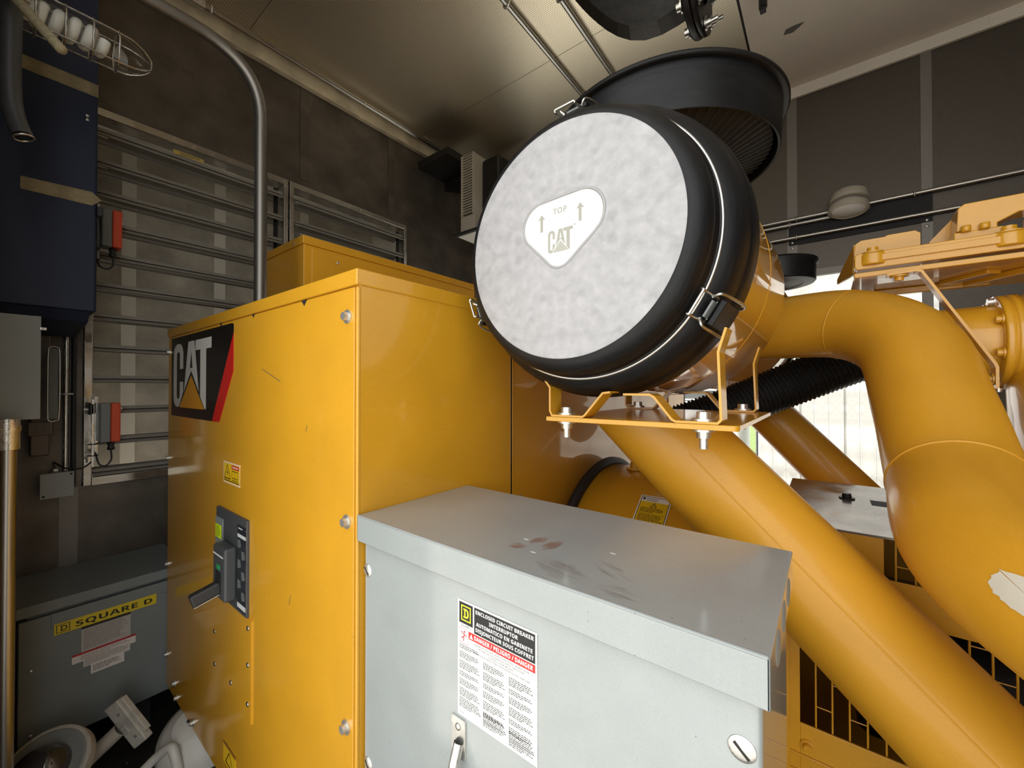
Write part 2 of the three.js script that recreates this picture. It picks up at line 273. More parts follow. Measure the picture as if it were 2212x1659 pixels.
// ================================================================ louvers in the left wall, and the hood behind them
{
  const h = thing('louver_hood', 'beige sheet hood closing the space behind the left wall louvers', 'hood', [-2.2, 0.3, -0.8]);
  box('back_panel', [-2.29, -2.26], [0.59, 2.0], [-1.5, -0.1], M.hood, h, 0); box('top_panel', [-2.29, -1.912], [1.97, 2.0], [-1.5, -0.1], M.hood, h, 0);
  box('side_panel', [-2.26, -1.912], [0.59, 1.97], [-0.13, -0.1], M.hood, h, 0); box('side_panel', [-2.26, -1.912], [0.59, 1.97], [-1.5, -1.47], M.hood, h, 0);
  for (const z of [-0.345, -0.66, -1.05]) box('joint_strip', [-2.26, -2.256], [0.59, 1.97], [z - 0.022, z + 0.022], M.hoodStrip, h, 0);
  const zs = [[-0.180, -0.787], [-0.793, -1.415]];
  zs.forEach(([a, b], k) => {
    const L = thing('wall_louver', k ? 'galvanised wall louver right of the mullion, behind the tall yellow control box' : 'galvanised wall louver with open blades beside the blue cabinet', 'louver', [-1.85, 0.69, (a + b) / 2]);
    box('frame_jamb', [-1.91, -1.838], [0.69, 1.90], [a - 0.018, a], M.galv, L); box('frame_jamb', [-1.91, -1.838], [0.69, 1.90], [b, b + 0.018], M.galv, L);
    box('frame_head', [-1.91, -1.838], [1.876, 1.90], [b + 0.018, a - 0.018], M.galv, L); box('frame_sill', [-1.91, -1.832], [0.69, 0.716], [b + 0.018, a - 0.018], M.galv, L);
    const z0 = a - 0.022, z1 = b + 0.022;
    for (let i = 0; i < 12; i++) {
      const y = 0.728 + 0.0998 * i, w = z0 - z1;
      const g = mergeGeometries([new THREE.BoxGeometry(0.085, 0.003, w).toNonIndexed(), new THREE.BoxGeometry(0.003, 0.020, w).translate(0.041, 0.002, 0).toNonIndexed(), new THREE.CylinderGeometry(0.0042, 0.0042, w, 10).rotateX(PI / 2).translate(0.0435, -0.008, 0).toNonIndexed(), new THREE.BoxGeometry(0.003, 0.016, w).translate(-0.041, 0.0, 0).toNonIndexed()]);
      part('blade', g, M.blade, L, [-1.885, y, (z0 + z1) / 2]);
      part('pivot', rod([-1.872, y, z0 + 0.004], [-1.872, y, z0 - 0.03], 0.006, 10), M.zinc, L);
    }
    box('linkage_bar', [-1.875, -1.868], [0.74, 1.86], [b + 0.03, b + 0.046], M.castBlack, L, 0.0005);
    if (!k) { sheet('warning_sticker', 0.09, 0.014, printed(canvasTexture(256, 40, (g) => { g.fillStyle = '#b9a15a'; g.fillRect(0, 0, 256, 40); g.fillStyle = '#d8b02a'; g.beginPath(); g.moveTo(8, 34); g.lineTo(26, 6); g.lineTo(44, 34); g.fill(); smallPrint(g, 56, 8, 190, 3, 10, '#4a4030'); })), L, [-1.838, 1.846, -0.44], PI / 2, 'small yellow warning sticker'); }
  });
}
// ================================================================ conduits on ceiling and walls
function clamp(parent, p, dir, R = 0.0135) { part('clamp', torus(R, 0.0035, dir, 20), M.zinc, parent, p); }
{
  const c1 = thing('conduit', 'bright steel conduit along the ceiling beside the tan trim', 'conduit', [-1.79, 2.40, -0.9]);
  part('pipe', rod([-1.79, 2.397, 0.04], [-1.79, 2.397, -1.8], 0.0125), M.conduit, c1); part('coupling', rod([-1.79, 2.397, -0.42], [-1.79, 2.397, -0.47], 0.017), M.zinc, c1); part('coupling', rod([-1.79, 2.397, -1.62], [-1.79, 2.397, -1.66], 0.017), M.zinc, c1);
  clamp(c1, [-1.79, 2.397, -0.49], [0, 0, 1]); clamp(c1, [-1.79, 2.397, -1.12], [0, 0, 1]);
  [[-0.917, 'steel conduit across the bright ceiling, left of the pair above the air cleaner'], [-0.75, 'steel conduit across the bright ceiling, right of the pair above the air cleaner']].forEach(([x, l], i) => {
    const c = thing('conduit', l, 'conduit', [x, 2.405, -1.1]); part('pipe', rod([x, 2.405, 0.04], [x, 2.405, -2.32], 0.0095), M.conduit, c);
    for (const z of [-0.6, -1.15 - 0.1 * i, -1.9]) clamp(c, [x, 2.405, z], [0, 0, 1]);
  });
  // tall bent conduit rising from the yellow cabinet
  const c4 = thing('bent_conduit', 'dark conduit rising from the yellow cabinet top and bending back overhead', 'conduit', [-1.219, 1.176, -0.45]);
  part('pipe', bentTube([[-1.219, 1.1765, -0.45], [-1.219, 1.887, -0.45], [-1.219, 1.887, 0.05]], 0.0155, 0.16), M.conduitDull, c4); part('connector', lathe([[0.02, 0], [0.024, 0], [0.024, 0.022], [0.0165, 0.03]], [0, 1, 0], 24), M.zinc, c4, [-1.219, 1.176, -0.45]);
  // three runs on the back wall
  const z = -2.312;
  const u = thing('conduit', 'upper thin conduit run passing the round wall lamp on the back wall', 'conduit', [0, 1.79, z]);
  part('pipe', rod([-0.6, 1.79, z], [0.05, 1.79, z], 0.0085), M.conduit, u); part('pipe', rod([0.11, 1.793, z], [1.6, 1.793, z], 0.0085), M.conduit, u);
  for (const x of [-0.105, 0.29, 0.8]) clamp(u, [x, 1.791, z], [1, 0, 0], 0.0105);
  const m = thing('conduit', 'short middle conduit ending at the round wall lamp', 'conduit', [-0.2, 1.766, z]); part('pipe', rod([-0.6, 1.766, z], [0.05, 1.766, z], 0.0085), M.conduit, m); clamp(m, [-0.13, 1.766, z], [1, 0, 0], 0.0095);
  const l = thing('conduit', 'lowest thin conduit run crossing the back wall below the lamp', 'conduit', [0, 1.705, z]); part('pipe', rod([-0.6, 1.703, z], [1.6, 1.703, z], 0.0085), M.conduit, l); for (const x of [-0.105, 0.75]) clamp(l, [x, 1.703, z], [1, 0, 0], 0.0105);
  // round lamp
  const la = thing('wall_lamp', 'round grey lamp with a white lens hung on the back wall conduits', 'lamp', [0.08, 1.78, -2.28]);
  const d = V(-0.05, -0.97, 0.16).normalize().toArray();
  part('housing', lathe([[0, -0.045], [0.05, -0.045], [0.062, -0.036], [0.066, -0.01], [0.066, 0.004], [0, 0.004]], d, 40), M.beige, la, [0.082, 1.80, -2.262]);
  part('collar', lathe([[0.064, 0.016], [0.068, 0.018], [0.071, 0.04], [0.062, 0.046], [0.058, 0.042], [0.055, 0.03]], d, 40), M.beige, la, [0.082, 1.80, -2.262]);
  part('neck', lathe([[0.048, 0], [0.048, 0.018], [0, 0.018]], d, 30), M.beige, la, [0.082, 1.80, -2.262]);
  part('lens', lathe([[0.062, 0.038], [0.05, 0.043], [0.03, 0.045], [0, 0.046]], d, 40), M.whiteBright, la, [0.082, 1.80, -2.262]);
  box('mount', [0.05, 0.112], [1.755, 1.82], [-2.33, -2.295], M.beige, la, 0.006);
}
// ================================================================ yellow breaker cabinet
{
  const X0 = -1.574, X1 = -0.545, Z = -0.331, g = thing('breaker_cabinet', 'large yellow steel cabinet with a breaker handle and black logo sticker', 'cabinet', [-1.07, 0.105, -0.515]);
  box('body', [X0 + 0.004, X1], [0.105, 1.155], [-0.70, Z - 0.0035], M.yellow, g, 0.003);
  const fp = box('front_panel', [X0, -0.5535], [0.105, 1.15], [Z - 0.0036, Z], M.yellow, g, 0.0012);
  box('corner_flange', [-0.5508, X1 + 0.0006], [0.105, 1.15], [Z - 0.006, Z], M.yellow, g, 0.0024);
  box('lid', [X0 - 0.003, X1 + 0.003], [1.1515, 1.176], [-0.703, Z + 0.003], M.yellow, g, 0.0022);
  for (const z of [-0.435, -0.555]) part('lid_bolt', screwGeo(0.008, [0, 1, 0]), M.zinc, g, [-0.56, 1.176, z]);
  box('plinth', [X0 + 0.06, X1 - 0.06], [0, 0.105], [-0.69, -0.50], M.black, g);
  for (const y of [1.107, 0.798, 0.491, 0.18]) part('bolt', boltGeo(0.0078, [0, 0, 1]), M.zinc, g, [-0.571, y, Z]);
  for (const [x, y] of [[-1.565, 1.106], [-1.564, 0.788], [-1.564, 0.471], [-1.566, 0.2], [-1.483, 0.15], [-1.462, 0.118]]) part('bolt', boltGeo(0.0065, [0, 0, 1]), M.zinc, g, [x, y, Z]);
  part('bolt', boltGeo(0.0075, [0, 0, 1]), M.zinc, g, [-1.31, 0.125, Z]);
  // black logo sticker with the red slanted edge
  const W = 0.498, H = 0.226, ox = -1.537, oy = 0.918;
  const logo = canvasTexture(1024, 464, (c, w, h) => {
    c.fillStyle = '#17130f'; c.fillRect(0, 0, w, h);
    c.fillStyle = '#c01a15'; c.beginPath(); c.moveTo(w, h * 0.10); c.lineTo(w, h * 0.62); c.lineTo(w * 0.825, h); c.lineTo(w * 0.72, h); c.closePath(); c.fill();
    logoLetters(c, w * 0.045, h * 0.085, w * 0.665, h * 0.80, '#d6d3cd', '#d8930f', '#17130f');
  });
  const ls = shapeOf([[0, 0], [W * 0.81, 0], [W * 0.828, H * 0.02], [W, H * 0.53], [W, H * 0.985], [W * 0.985, H], [0, H]]);
  shapeSheet('logo_sticker', ls, printed(logo, 0.35), g, [ox, oy, Z + 0.0002], 0, 'black sticker with white letters, yellow triangle and red edge');
  // small warning stickers
  const warn = canvasTexture(256, 124, (c, w, h) => {
    c.fillStyle = '#e9cfc0'; c.fillRect(0, 0, w, h); c.fillStyle = '#e3b713'; c.fillRect(8, 8, w - 16, h - 16); c.fillStyle = '#2b1e0c'; c.fillRect(8, h - 18, w - 16, 5);
    c.fillStyle = '#c0392b'; c.fillRect(w * 0.5, 12, w * 0.44, 24); c.fillStyle = '#e9c0b0'; c.fillRect(w * 0.54, 20, w * 0.34, 8);
    c.strokeStyle = '#2b1e0c'; c.lineWidth = 6; c.beginPath(); c.moveTo(14, 96); c.lineTo(62, 16); c.lineTo(110, 96); c.closePath(); c.stroke();
    c.fillStyle = '#2b1e0c'; c.beginPath(); c.moveTo(66, 40); c.lineTo(52, 66); c.lineTo(64, 66); c.lineTo(54, 88); c.lineTo(76, 60); c.lineTo(64, 60); c.closePath(); c.fill();
    c.lineWidth = 4; c.strokeRect(136, 46, 44, 40); c.strokeRect(180, 46, 44, 40); c.beginPath(); c.moveTo(132, 98); c.lineTo(228, 98); c.stroke();
  });
  sheet('warning_sticker', 0.099, 0.048, printed(warn), g, [-1.0465, 0.808, Z + 0.0004], 0, 'small yellow warning sticker with a shock triangle and a booklet');
  sheet('warning_sticker', 0.075, 0.05, printed(canvasTexture(192, 128, (c, w, h) => { c.fillStyle = '#8a5a20'; c.fillRect(0, 0, w, h); c.fillStyle = '#e0b41a'; c.fillRect(0, 26, w, h); c.strokeStyle = '#2b1e0c'; c.lineWidth = 7; c.beginPath(); c.moveTo(40, 112); c.lineTo(96, 36); c.lineTo(152, 112); c.closePath(); c.stroke(); })), g, [-1.05, 0.178, Z + 0.0004], 0, 'yellow warning sticker low on the front');
  // breaker in its cut-out
  const b = box('breaker', [-1.126, -0.944], [0.524, 0.724], [Z - 0.004, Z + 0.006], M.charcoal, g, 0.002, 'dark grey moulded case breaker');
  box('cover_strip', [-1.1255, -1.078], [0.60, 0.702], [Z + 0.0055, Z + 0.0075], M.midGrey, b, 0.0005);
  sheet('yellow_tag', 0.036, 0.030, printed(canvasTexture(96, 80, (c, w, h) => { c.fillStyle = '#d8f01c'; c.fillRect(0, 0, w, h); smallPrint(c, 8, 8, 80, 7, 10, '#5a6a10'); })), b, [-1.103, 0.671, Z + 0.0082], 0, 'fluorescent yellow tag');
  sheet('rating_label', 0.046, 0.178, printed(canvasTexture(160, 620, (c, w, h) => { c.fillStyle = '#23262a'; c.fillRect(0, 0, w, h); c.fillStyle = '#cfd0d0'; c.fillRect(4, 66, 150, 26); c.fillRect(4, 570, 150, 36); for (let i = 0; i < 6; i++) smallPrint(c, 8 + (i % 2) * 76, 110 + i * 74, 66, 7, 9, '#9a9da0'); c.fillStyle = '#c9cacc'; c.fillRect(20, 20, 80, 10); })), b, [-0.968, 0.621, Z + 0.0066], 0, 'dark label with rows of small white print');
  const bz = box('handle_bezel', [-1.064, -0.993], [0.548, 0.66], [Z + 0.0055, Z + 0.03], M.charcoal, b, 0.006);
  box('white_line', [-1.06, -1.0], [0.640, 0.643], [Z + 0.0298, Z + 0.0304], M.whiteBright, b, 0);
  box('indicator', [-1.036, -1.018], [0.612, 0.622], [Z + 0.0296, Z + 0.031], M.green, b, 0.0005, 'green position indicator');
  box('slot', [-1.045, -1.012], [0.562, 0.608], [Z + 0.0296, Z + 0.0306], M.dark, b, 0);
  const hd = V(-0.10, -0.28, 0.9).normalize();
  const hg = turnTo(boxGeo(0.026, 0.055, 0.026, 0.005).translate(0, 0.0275, 0), [0, 1, 0], hd.toArray());
  part('toggle_handle', hg, M.black, b, [-1.03, 0.574, Z + 0.024], 'black toggle handle standing out');
  part('handle_edge', turnTo(new THREE.BoxGeometry(0.002, 0.05, 0.001).translate(0.008, 0.028, 0.0134), [0, 1, 0], hd.toArray()), M.whiteBright, b, [-1.03, 0.574, Z + 0.024]);
  // access plate
  const ap = part('access_plate', extrude([[-1.178, 0.335], [-1.10, 0.335], [-0.926, 0.315], [-0.926, 0.523], [-1.178, 0.523]], 0.0022, 0.0006), M.yellow, g, [0, 0, Z]);
  for (const [x, y] of [[-1.142, 0.425], [-0.941, 0.505], [-1.14, 0.350], [-0.941, 0.43], [-1.036, 0.352], [-0.941, 0.35]]) part('screw', screwGeo(0.0052, [0, 0, 1]), M.chrome, ap, [x, y, Z + 0.0028]);
  // scratches and chips in the paint
  for (const [x, y, l, a] of [[-0.844, 1.024, 0.086, -0.3], [-0.70, 0.93, 0.012, 1.2], [-0.76, 0.62, 0.02, 1.3]]) { const s = new THREE.BoxGeometry(l, 0.0016, 0.0003).rotateZ(a); part('scratch', s, M.plateSteel, g, [x, y, Z + 0.0001]); }
  for (const [x, w] of [[-0.71, 0.010], [-0.93, 0.007], [-1.12, 0.008]]) part('chip', extrude([[-w, 0], [w, 0], [0, -w]], 0.0004), M.dark, g, [x, 1.1505, Z + 0.0001]);
}
// tall yellow control box standing on the cabinet
{
  const g = thing('control_box', 'tall dark-yellow control box with a flush door behind the cabinet top', 'cabinet', [-1.42, 1.176, -0.96]);
  const x0 = -1.585, x1 = -1.272, z0 = -0.59, z1 = -1.36;
  box('body', [x0, x1], [1.1765, 1.445], [z1, z0], M.yellow, g, 0.002); box('lid', [x0 - 0.004, x1 + 0.004], [1.445, 1.471], [z1 - 0.004, z0 + 0.004], M.yellow, g, 0.002);
  const d = box('door', [x1 - 0.001, x1 + 0.0025], [1.19, 1.436], [z1 + 0.03, z0 - 0.025], M.yellow, g, 0.001);
  for (const z of [-0.70, -1.20]) part('screw', screwGeo(0.005, [1, 0, 0]), M.zinc, d, [x1 + 0.0025, 1.41, z]);
  part('screw', screwGeo(0.005, [0, 0, 1]), M.zinc, g, [-1.33, 1.455, z0 + 0.004]);
}
// ================================================================ generator behind the cabinet
{
  const g = thing('generator_housing', 'glossy yellow generator housing with a bolted side panel behind the air cleaner', 'generator', [-1.05, 0, -1.26]);
  box('body', [-1.59, -0.556], [0.10, 1.172], [-1.82, -0.7055], M.yellow, g, 0.003); box('skid', [-1.55, -0.6], [0, 0.10], [-1.8, -0.72], M.black, g);
  const sp = box('side_panel', [-0.556, -0.549], [0.12, 1.12], [-1.81, -0.709], M.yellowGloss, g, 0.0015);
  part('bolt', boltGeo(0.0075, [1, 0, 0]), M.zinc, sp, [-0.549, 0.748, -0.737]); box('slot', [-0.549, -0.5486], [0.722, 0.745], [-0.7395, -0.7345], M.dark, sp, 0);
  part('bolt', boltGeo(0.0075, [1, 0, 0]), M.zinc, sp, [-0.549, 0.28, -0.737]);
  box('dark_seam', [-0.60, -0.5475], [0.105, 1.15], [-0.7058, -0.7012], M.rubber, g, 0); box('panel_edge', [-0.552, -0.5465], [0.12, 1.12], [-0.7085, -0.7062], M.yellow, g, 0.0005);  // thin dark strip added to draw the shaded gap between cabinet and side panel
  box('flange', [-0.60, -0.545], [0.10, 1.16], [-2.06, -1.822], M.yellow, g, 0.003); box('edge_seal', [-0.60, -0.548], [0.10, 1.16], [-2.10, -2.062], M.rubber, g, 0.002);
}
// flywheel housing: the round yellow casting between generator and engine
{
  const cy = 0.465, cz = -1.11, R = 0.31, g = thing('flywheel_housing', 'round yellow flywheel housing with black edge trim and a warning label on top', 'housing', [-0.28, 0, cz]);
  part('barrel', lathe([[0, 0], [R, 0], [R, 0.438], [0, 0.438]], [1, 0, 0], 96), M.yellow, g, [-0.515, cy, cz]);
  box('foot', [-0.5, -0.09], [0, 0.3], [-1.36, -0.86], M.yellow, g, 0.01);
  const arc = []; for (let i = 0; i <= 40; i++) { const a = -0.62 + i * 0.052; arc.push([-0.513, cy + (R + 0.004) * Math.cos(a) + 0.0015 * Math.sin(i * 2.1), cz - (R + 0.004) * Math.sin(a)]); }
  const arc2 = []; for (let i = 0; i <= 40; i++) { const a = -1.5 + i * 0.06; arc2.push([-0.507, cy + (R + 0.006) * Math.cos(a), cz - (R + 0.006) * Math.sin(a)]); }
  part('edge_trim', tube(arc2, 0.0135, 120, 10), M.rubber, g);
  part('bolt', boltGeo(0.017, [0, 1, 0], 1.5), M.yellow, g, [-0.418, cy + R - 0.001, -1.10]);
  const n = V(0, 0.81, 0.586), m = new THREE.BoxGeometry(0.072, 0.085, 0.0008); m.applyQuaternion(new THREE.Quaternion().setFromUnitVectors(V(0, 0, 1), n)); m.rotateY(0.0);
  part('warning_label', m, printed(canvasTexture(256, 300, (c, w, h) => {
    c.fillStyle = '#e7e4da'; c.fillRect(0, 0, w, h); c.strokeStyle = '#222'; c.lineWidth = 5; c.strokeRect(12, 12, w - 24, h - 24);
    c.fillStyle = '#222'; c.beginPath(); c.arc(34, 34, 12, 0, 7); c.fill(); smallPrint(c, 56, 28, 170, 1, 14, '#333'); smallPrint(c, 56, 46, 170, 1, 12, '#333');
    c.fillStyle = '#e0b915'; c.fillRect(15, 62, w - 30, h - 77); c.strokeStyle = '#222'; c.lineWidth = 5; c.beginPath(); c.moveTo(104, 112); c.lineTo(128, 72); c.lineTo(152, 112); c.closePath(); c.stroke(); c.fillStyle = '#222'; c.fillRect(126, 86, 5, 16);
    smallPrint(c, 30, 124, 200, 4, 13, '#332b12'); c.fillRect(20, 182, w - 40, 3); smallPrint(c, 30, 192, 200, 6, 13, '#332b12');
  })), g, [-0.315, cy + R * n.y + 0.0015, cz + R * n.z + 0.0012], 'white and yellow warning label with a triangle');
}
// ================================================================ grey enclosed breaker in the foreground
{
  const X0 = -0.540, X1 = -0.037, Z = -0.3395, g = thing('breaker_enclosure', 'light grey steel enclosure with a danger label, screws and a door pull', 'enclosure', [-0.288, 0, -0.445]);
  box('body', [X0, X1], [0.02, 0.79], [-0.559, Z], M.grey, g, 0.006); box('foot', [X0 + 0.03, X1 - 0.03], [0, 0.02], [-0.54, -0.36], M.black, g);
  const lid = part('lid', mergeGeometries([boxGeo(0.513, 0.003, 0.232, 0.0014).translate(0, 0.0165, 0), boxGeo(0.513, 0.0372, 0.003, 0.0012).translate(0, -0.0007, 0.1145), boxGeo(0.003, 0.0372, 0.232, 0.0012).translate(0.255, -0.0007, 0), boxGeo(0.003, 0.0372, 0.232, 0.0012).translate(-0.255, -0.0007, 0)]), M.grey, g, [-0.2875, 0.795, -0.4465]);
  // round bend along the lid's front edge
  part('bend', rod([-0.543, 0.8115, -0.3325], [-0.0325, 0.8115, -0.3325], 0.0019, 12), M.grey, lid);
  for (const z of [-0.495, -0.44, -0.385]) { const r = lathe([[0, 0.001], [0.0115, 0.001], [0.014, 0]], [1, 0, 0], 28); part('knockout', r, M.midGrey, lid, [-0.031, 0.7935, z], 'round silver knockout on the side'); }
  for (const [x, y] of [[-0.530, 0.733], [-0.050, 0.735], [-0.527, 0.455]]) { const s = part('screw', lathe([[0, 0.0022], [0.006, 0.0019], [0.0092, 0.0005], [0.0095, 0]], [0, 0, 1], 28), M.zinc, g, [x, y, Z + 0.0002]); const k = new THREE.BoxGeometry(0.0135, 0.0018, 0.0006).rotateZ(-0.75); part('slot', k, M.castBlack, s, [x, y, Z + 0.0024]); }
  const W = 880, H = 1048;
  const lab = canvasTexture(W, H, (c) => {
    c.fillStyle = '#f2f2ef'; c.fillRect(0, 0, W, H);
    c.fillStyle = '#0f0f0f'; c.fillRect(18, 18, 170, 190); c.strokeStyle = '#e8e22a'; c.lineWidth = 12; c.strokeRect(48, 48, 108, 128);
    c.fillStyle = '#e8e22a'; c.beginPath(); c.moveTo(70, 70); c.lineTo(105, 70); c.quadraticCurveTo(136, 72, 136, 112); c.quadraticCurveTo(136, 152, 105, 154); c.lineTo(70, 154); c.lineTo(70, 140); c.lineTo(80, 140); c.lineTo(80, 84); c.lineTo(70, 84); c.closePath(); c.fill();
    c.fillStyle = '#0f0f0f'; c.beginPath(); c.moveTo(96, 86); c.lineTo(104, 86); c.quadraticCurveTo(118, 88, 118, 112); c.quadraticCurveTo(118, 136, 104, 138); c.lineTo(96, 138); c.closePath(); c.fill();
    c.font = 'bold 26px sans-serif'; c.fillStyle = '#222'; c.textAlign = 'center'; c.fillText('SQUARE D', 103, 236);
    c.fillStyle = '#0f0f0f'; c.fillRect(204, 18, W - 222, 232);
    c.fillStyle = '#fff'; c.font = 'bold 46px sans-serif'; const mid = (204 + W - 18) / 2; ['ENCLOSED CIRCUIT BREAKER', 'INTERRUPTOR', 'AUTOMATICO EN GABINETE', 'DISJONCTEUR SOUS COFFRET'].forEach((t, i) => c.fillText(t, mid, 72 + i * 52, W - 250));
    c.fillStyle = '#c8201c'; c.fillRect(136, 258, W - 154, 66); c.fillStyle = '#fff'; c.font = 'bold 52px sans-serif'; c.fillText('DANGER / PELIGRO / DANGER', 520, 310, 640); c.beginPath(); c.moveTo(146, 314); c.lineTo(168, 270); c.lineTo(190, 314); c.closePath(); c.fill();
    c.strokeStyle = '#b5302a'; c.lineWidth = 4; c.strokeRect(18, 254, 112, 130); c.fillStyle = '#b5302a'; c.beginPath(); c.arc(84, 280, 10, 0, 7); c.fill(); c.lineWidth = 10; c.beginPath(); c.moveTo(84, 294); c.lineTo(76, 330); c.lineTo(44, 342); c.moveTo(76, 330); c.lineTo(70, 368); c.moveTo(80, 304); c.lineTo(40, 284); c.moveTo(82, 304); c.lineTo(112, 316); c.stroke();
    c.fillStyle = '#333'; c.font = 'bold 22px sans-serif'; ['HAZARD OF ELECTRIC SHOCK, EXPLOSION, OR ARC FLASH', 'PELIGRO DE DESCARGA ELECTRICA, EXPLOSION', 'O DESTELLO POR ARQUEO', "RISQUE D'ELECTROCUTION, D'EXPLOSION OU D'ECLAIR D'ARC"].forEach((t, i) => c.fillText(t, 505, 352 + i * 25, 620));
    for (let col = 0; col < 3; col++) { let y = 400 + (col ? 60 : 0); const n = col ? 7 : 6; for (let k = 0; k < n; k++) { const L = 3 + ((k + col) % 3); smallPrint(c, 24 + col * 286, y, 256, L, 15, '#2e2e2e'); y += L * 15 + 22; } c.fillStyle = '#777'; c.fillRect(20 + col * 286, 868 + col * 12, 270, 2); smallPrint(c, 24 + col * 286, 882 + col * 12, 262, 6, 15, '#2e2e2e'); }
    smallPrint(c, 26, 1012, 90, 1, 14, '#666');
  });
  sheet('danger_label', 0.1125, 0.134, printed(lab, 0.4), g, [-0.287, 0.6855, Z + 0.0004], 0, 'white danger label with black and red headings in three languages');
  const h = part('pull_plate', extrude(roundShape(0.022, 0.045, 0.002), 0.0022, 0.0003), M.zinc, g, [-0.341, 0.592, Z]);
  for (const y of [0.6045, 0.5805]) part('rivet', screwGeo(0.0042, [0, 0, 1]), M.chrome, h, [-0.341, y, Z + 0.0024]);
  part('pull', bentTube([[-0.339, 0.588, Z + 0.003], [-0.339, 0.560, Z + 0.014], [-0.327, 0.524, Z + 0.022], [-0.312, 0.44, Z + 0.024], [-0.31, 0.40, Z + 0.003]], 0.0062, 0.012), M.zinc, g);
  // rusty finger smears and dirt left on the lid: thin flat streaks
  const rust = phys({ color: C(0.36, 0.215, 0.165), roughness: 0.9, transparent: true, opacity: 0.17 }), dirt = phys({ color: C(0.30, 0.25, 0.21), roughness: 0.9, transparent: true, opacity: 0.10 });
  const smear = (x, z, w, l, turn, n, mat, label) => {                // n streaks inside an oval w x l, drawn out along `turn`
    const list = []; seed = 1000 + Math.round(x * 1e4);
    for (let i = 0; i < n; i++) {
      const a = (rnd() - 0.5) * w, k = Math.sqrt(Math.max(0.1, 1 - (2 * a / w) ** 2)), L = l * k * (0.25 + 0.6 * rnd()), b = (rnd() - 0.5) * (l * k - L), t = 0.0006 + 0.0016 * rnd(), q = [];
      for (let m = 0; m <= 8; m++) q.push([a + t * Math.sin(m / 8 * PI) * (0.6 + 0.8 * rnd()), b + L * (m / 8 - 0.5)]); for (let m = 8; m >= 0; m--) q.push([a - t * Math.sin(m / 8 * PI) * (0.6 + 0.8 * rnd()), b + L * (m / 8 - 0.5)]);
      list.push(new THREE.ShapeGeometry(shapeOf(q)).translate(0, 0, i * 0.000004));
    }
    part('stain', mergeGeometries(list).rotateX(-PI / 2).rotateY(turn), mat, lid, [x, 0.8133, z], label);
  };
  smear(-0.288, -0.383, 0.016, 0.030, -1.0, 34, rust, 'rust-coloured finger smear'); smear(-0.278, -0.413, 0.013, 0.038, -0.25, 38, rust, 'rust-coloured finger smear'); smear(-0.257, -0.408, 0.016, 0.044, -0.1, 46, rust, 'rust-coloured finger smear');
  smear(-0.215, -0.360, 0.034, 0.085, 1.35, 46, dirt, 'brownish scuffed dirt'); smear(-0.15, -0.352, 0.02, 0.06, 1.5, 18, dirt, 'brownish scuffed dirt'); smear(-0.175, -0.39, 0.02, 0.07, 1.1, 14, dirt, 'brownish scuffed dirt');
  for (const [x, z] of [[-0.292, -0.405], [-0.263, -0.378], [-0.19, -0.43]]) part('chip', new THREE.CircleGeometry(0.0022, 7).rotateX(-PI / 2).scale(1.8, 1, 0.8), M.whiteBright, lid, [x, 0.8134, z]);
}
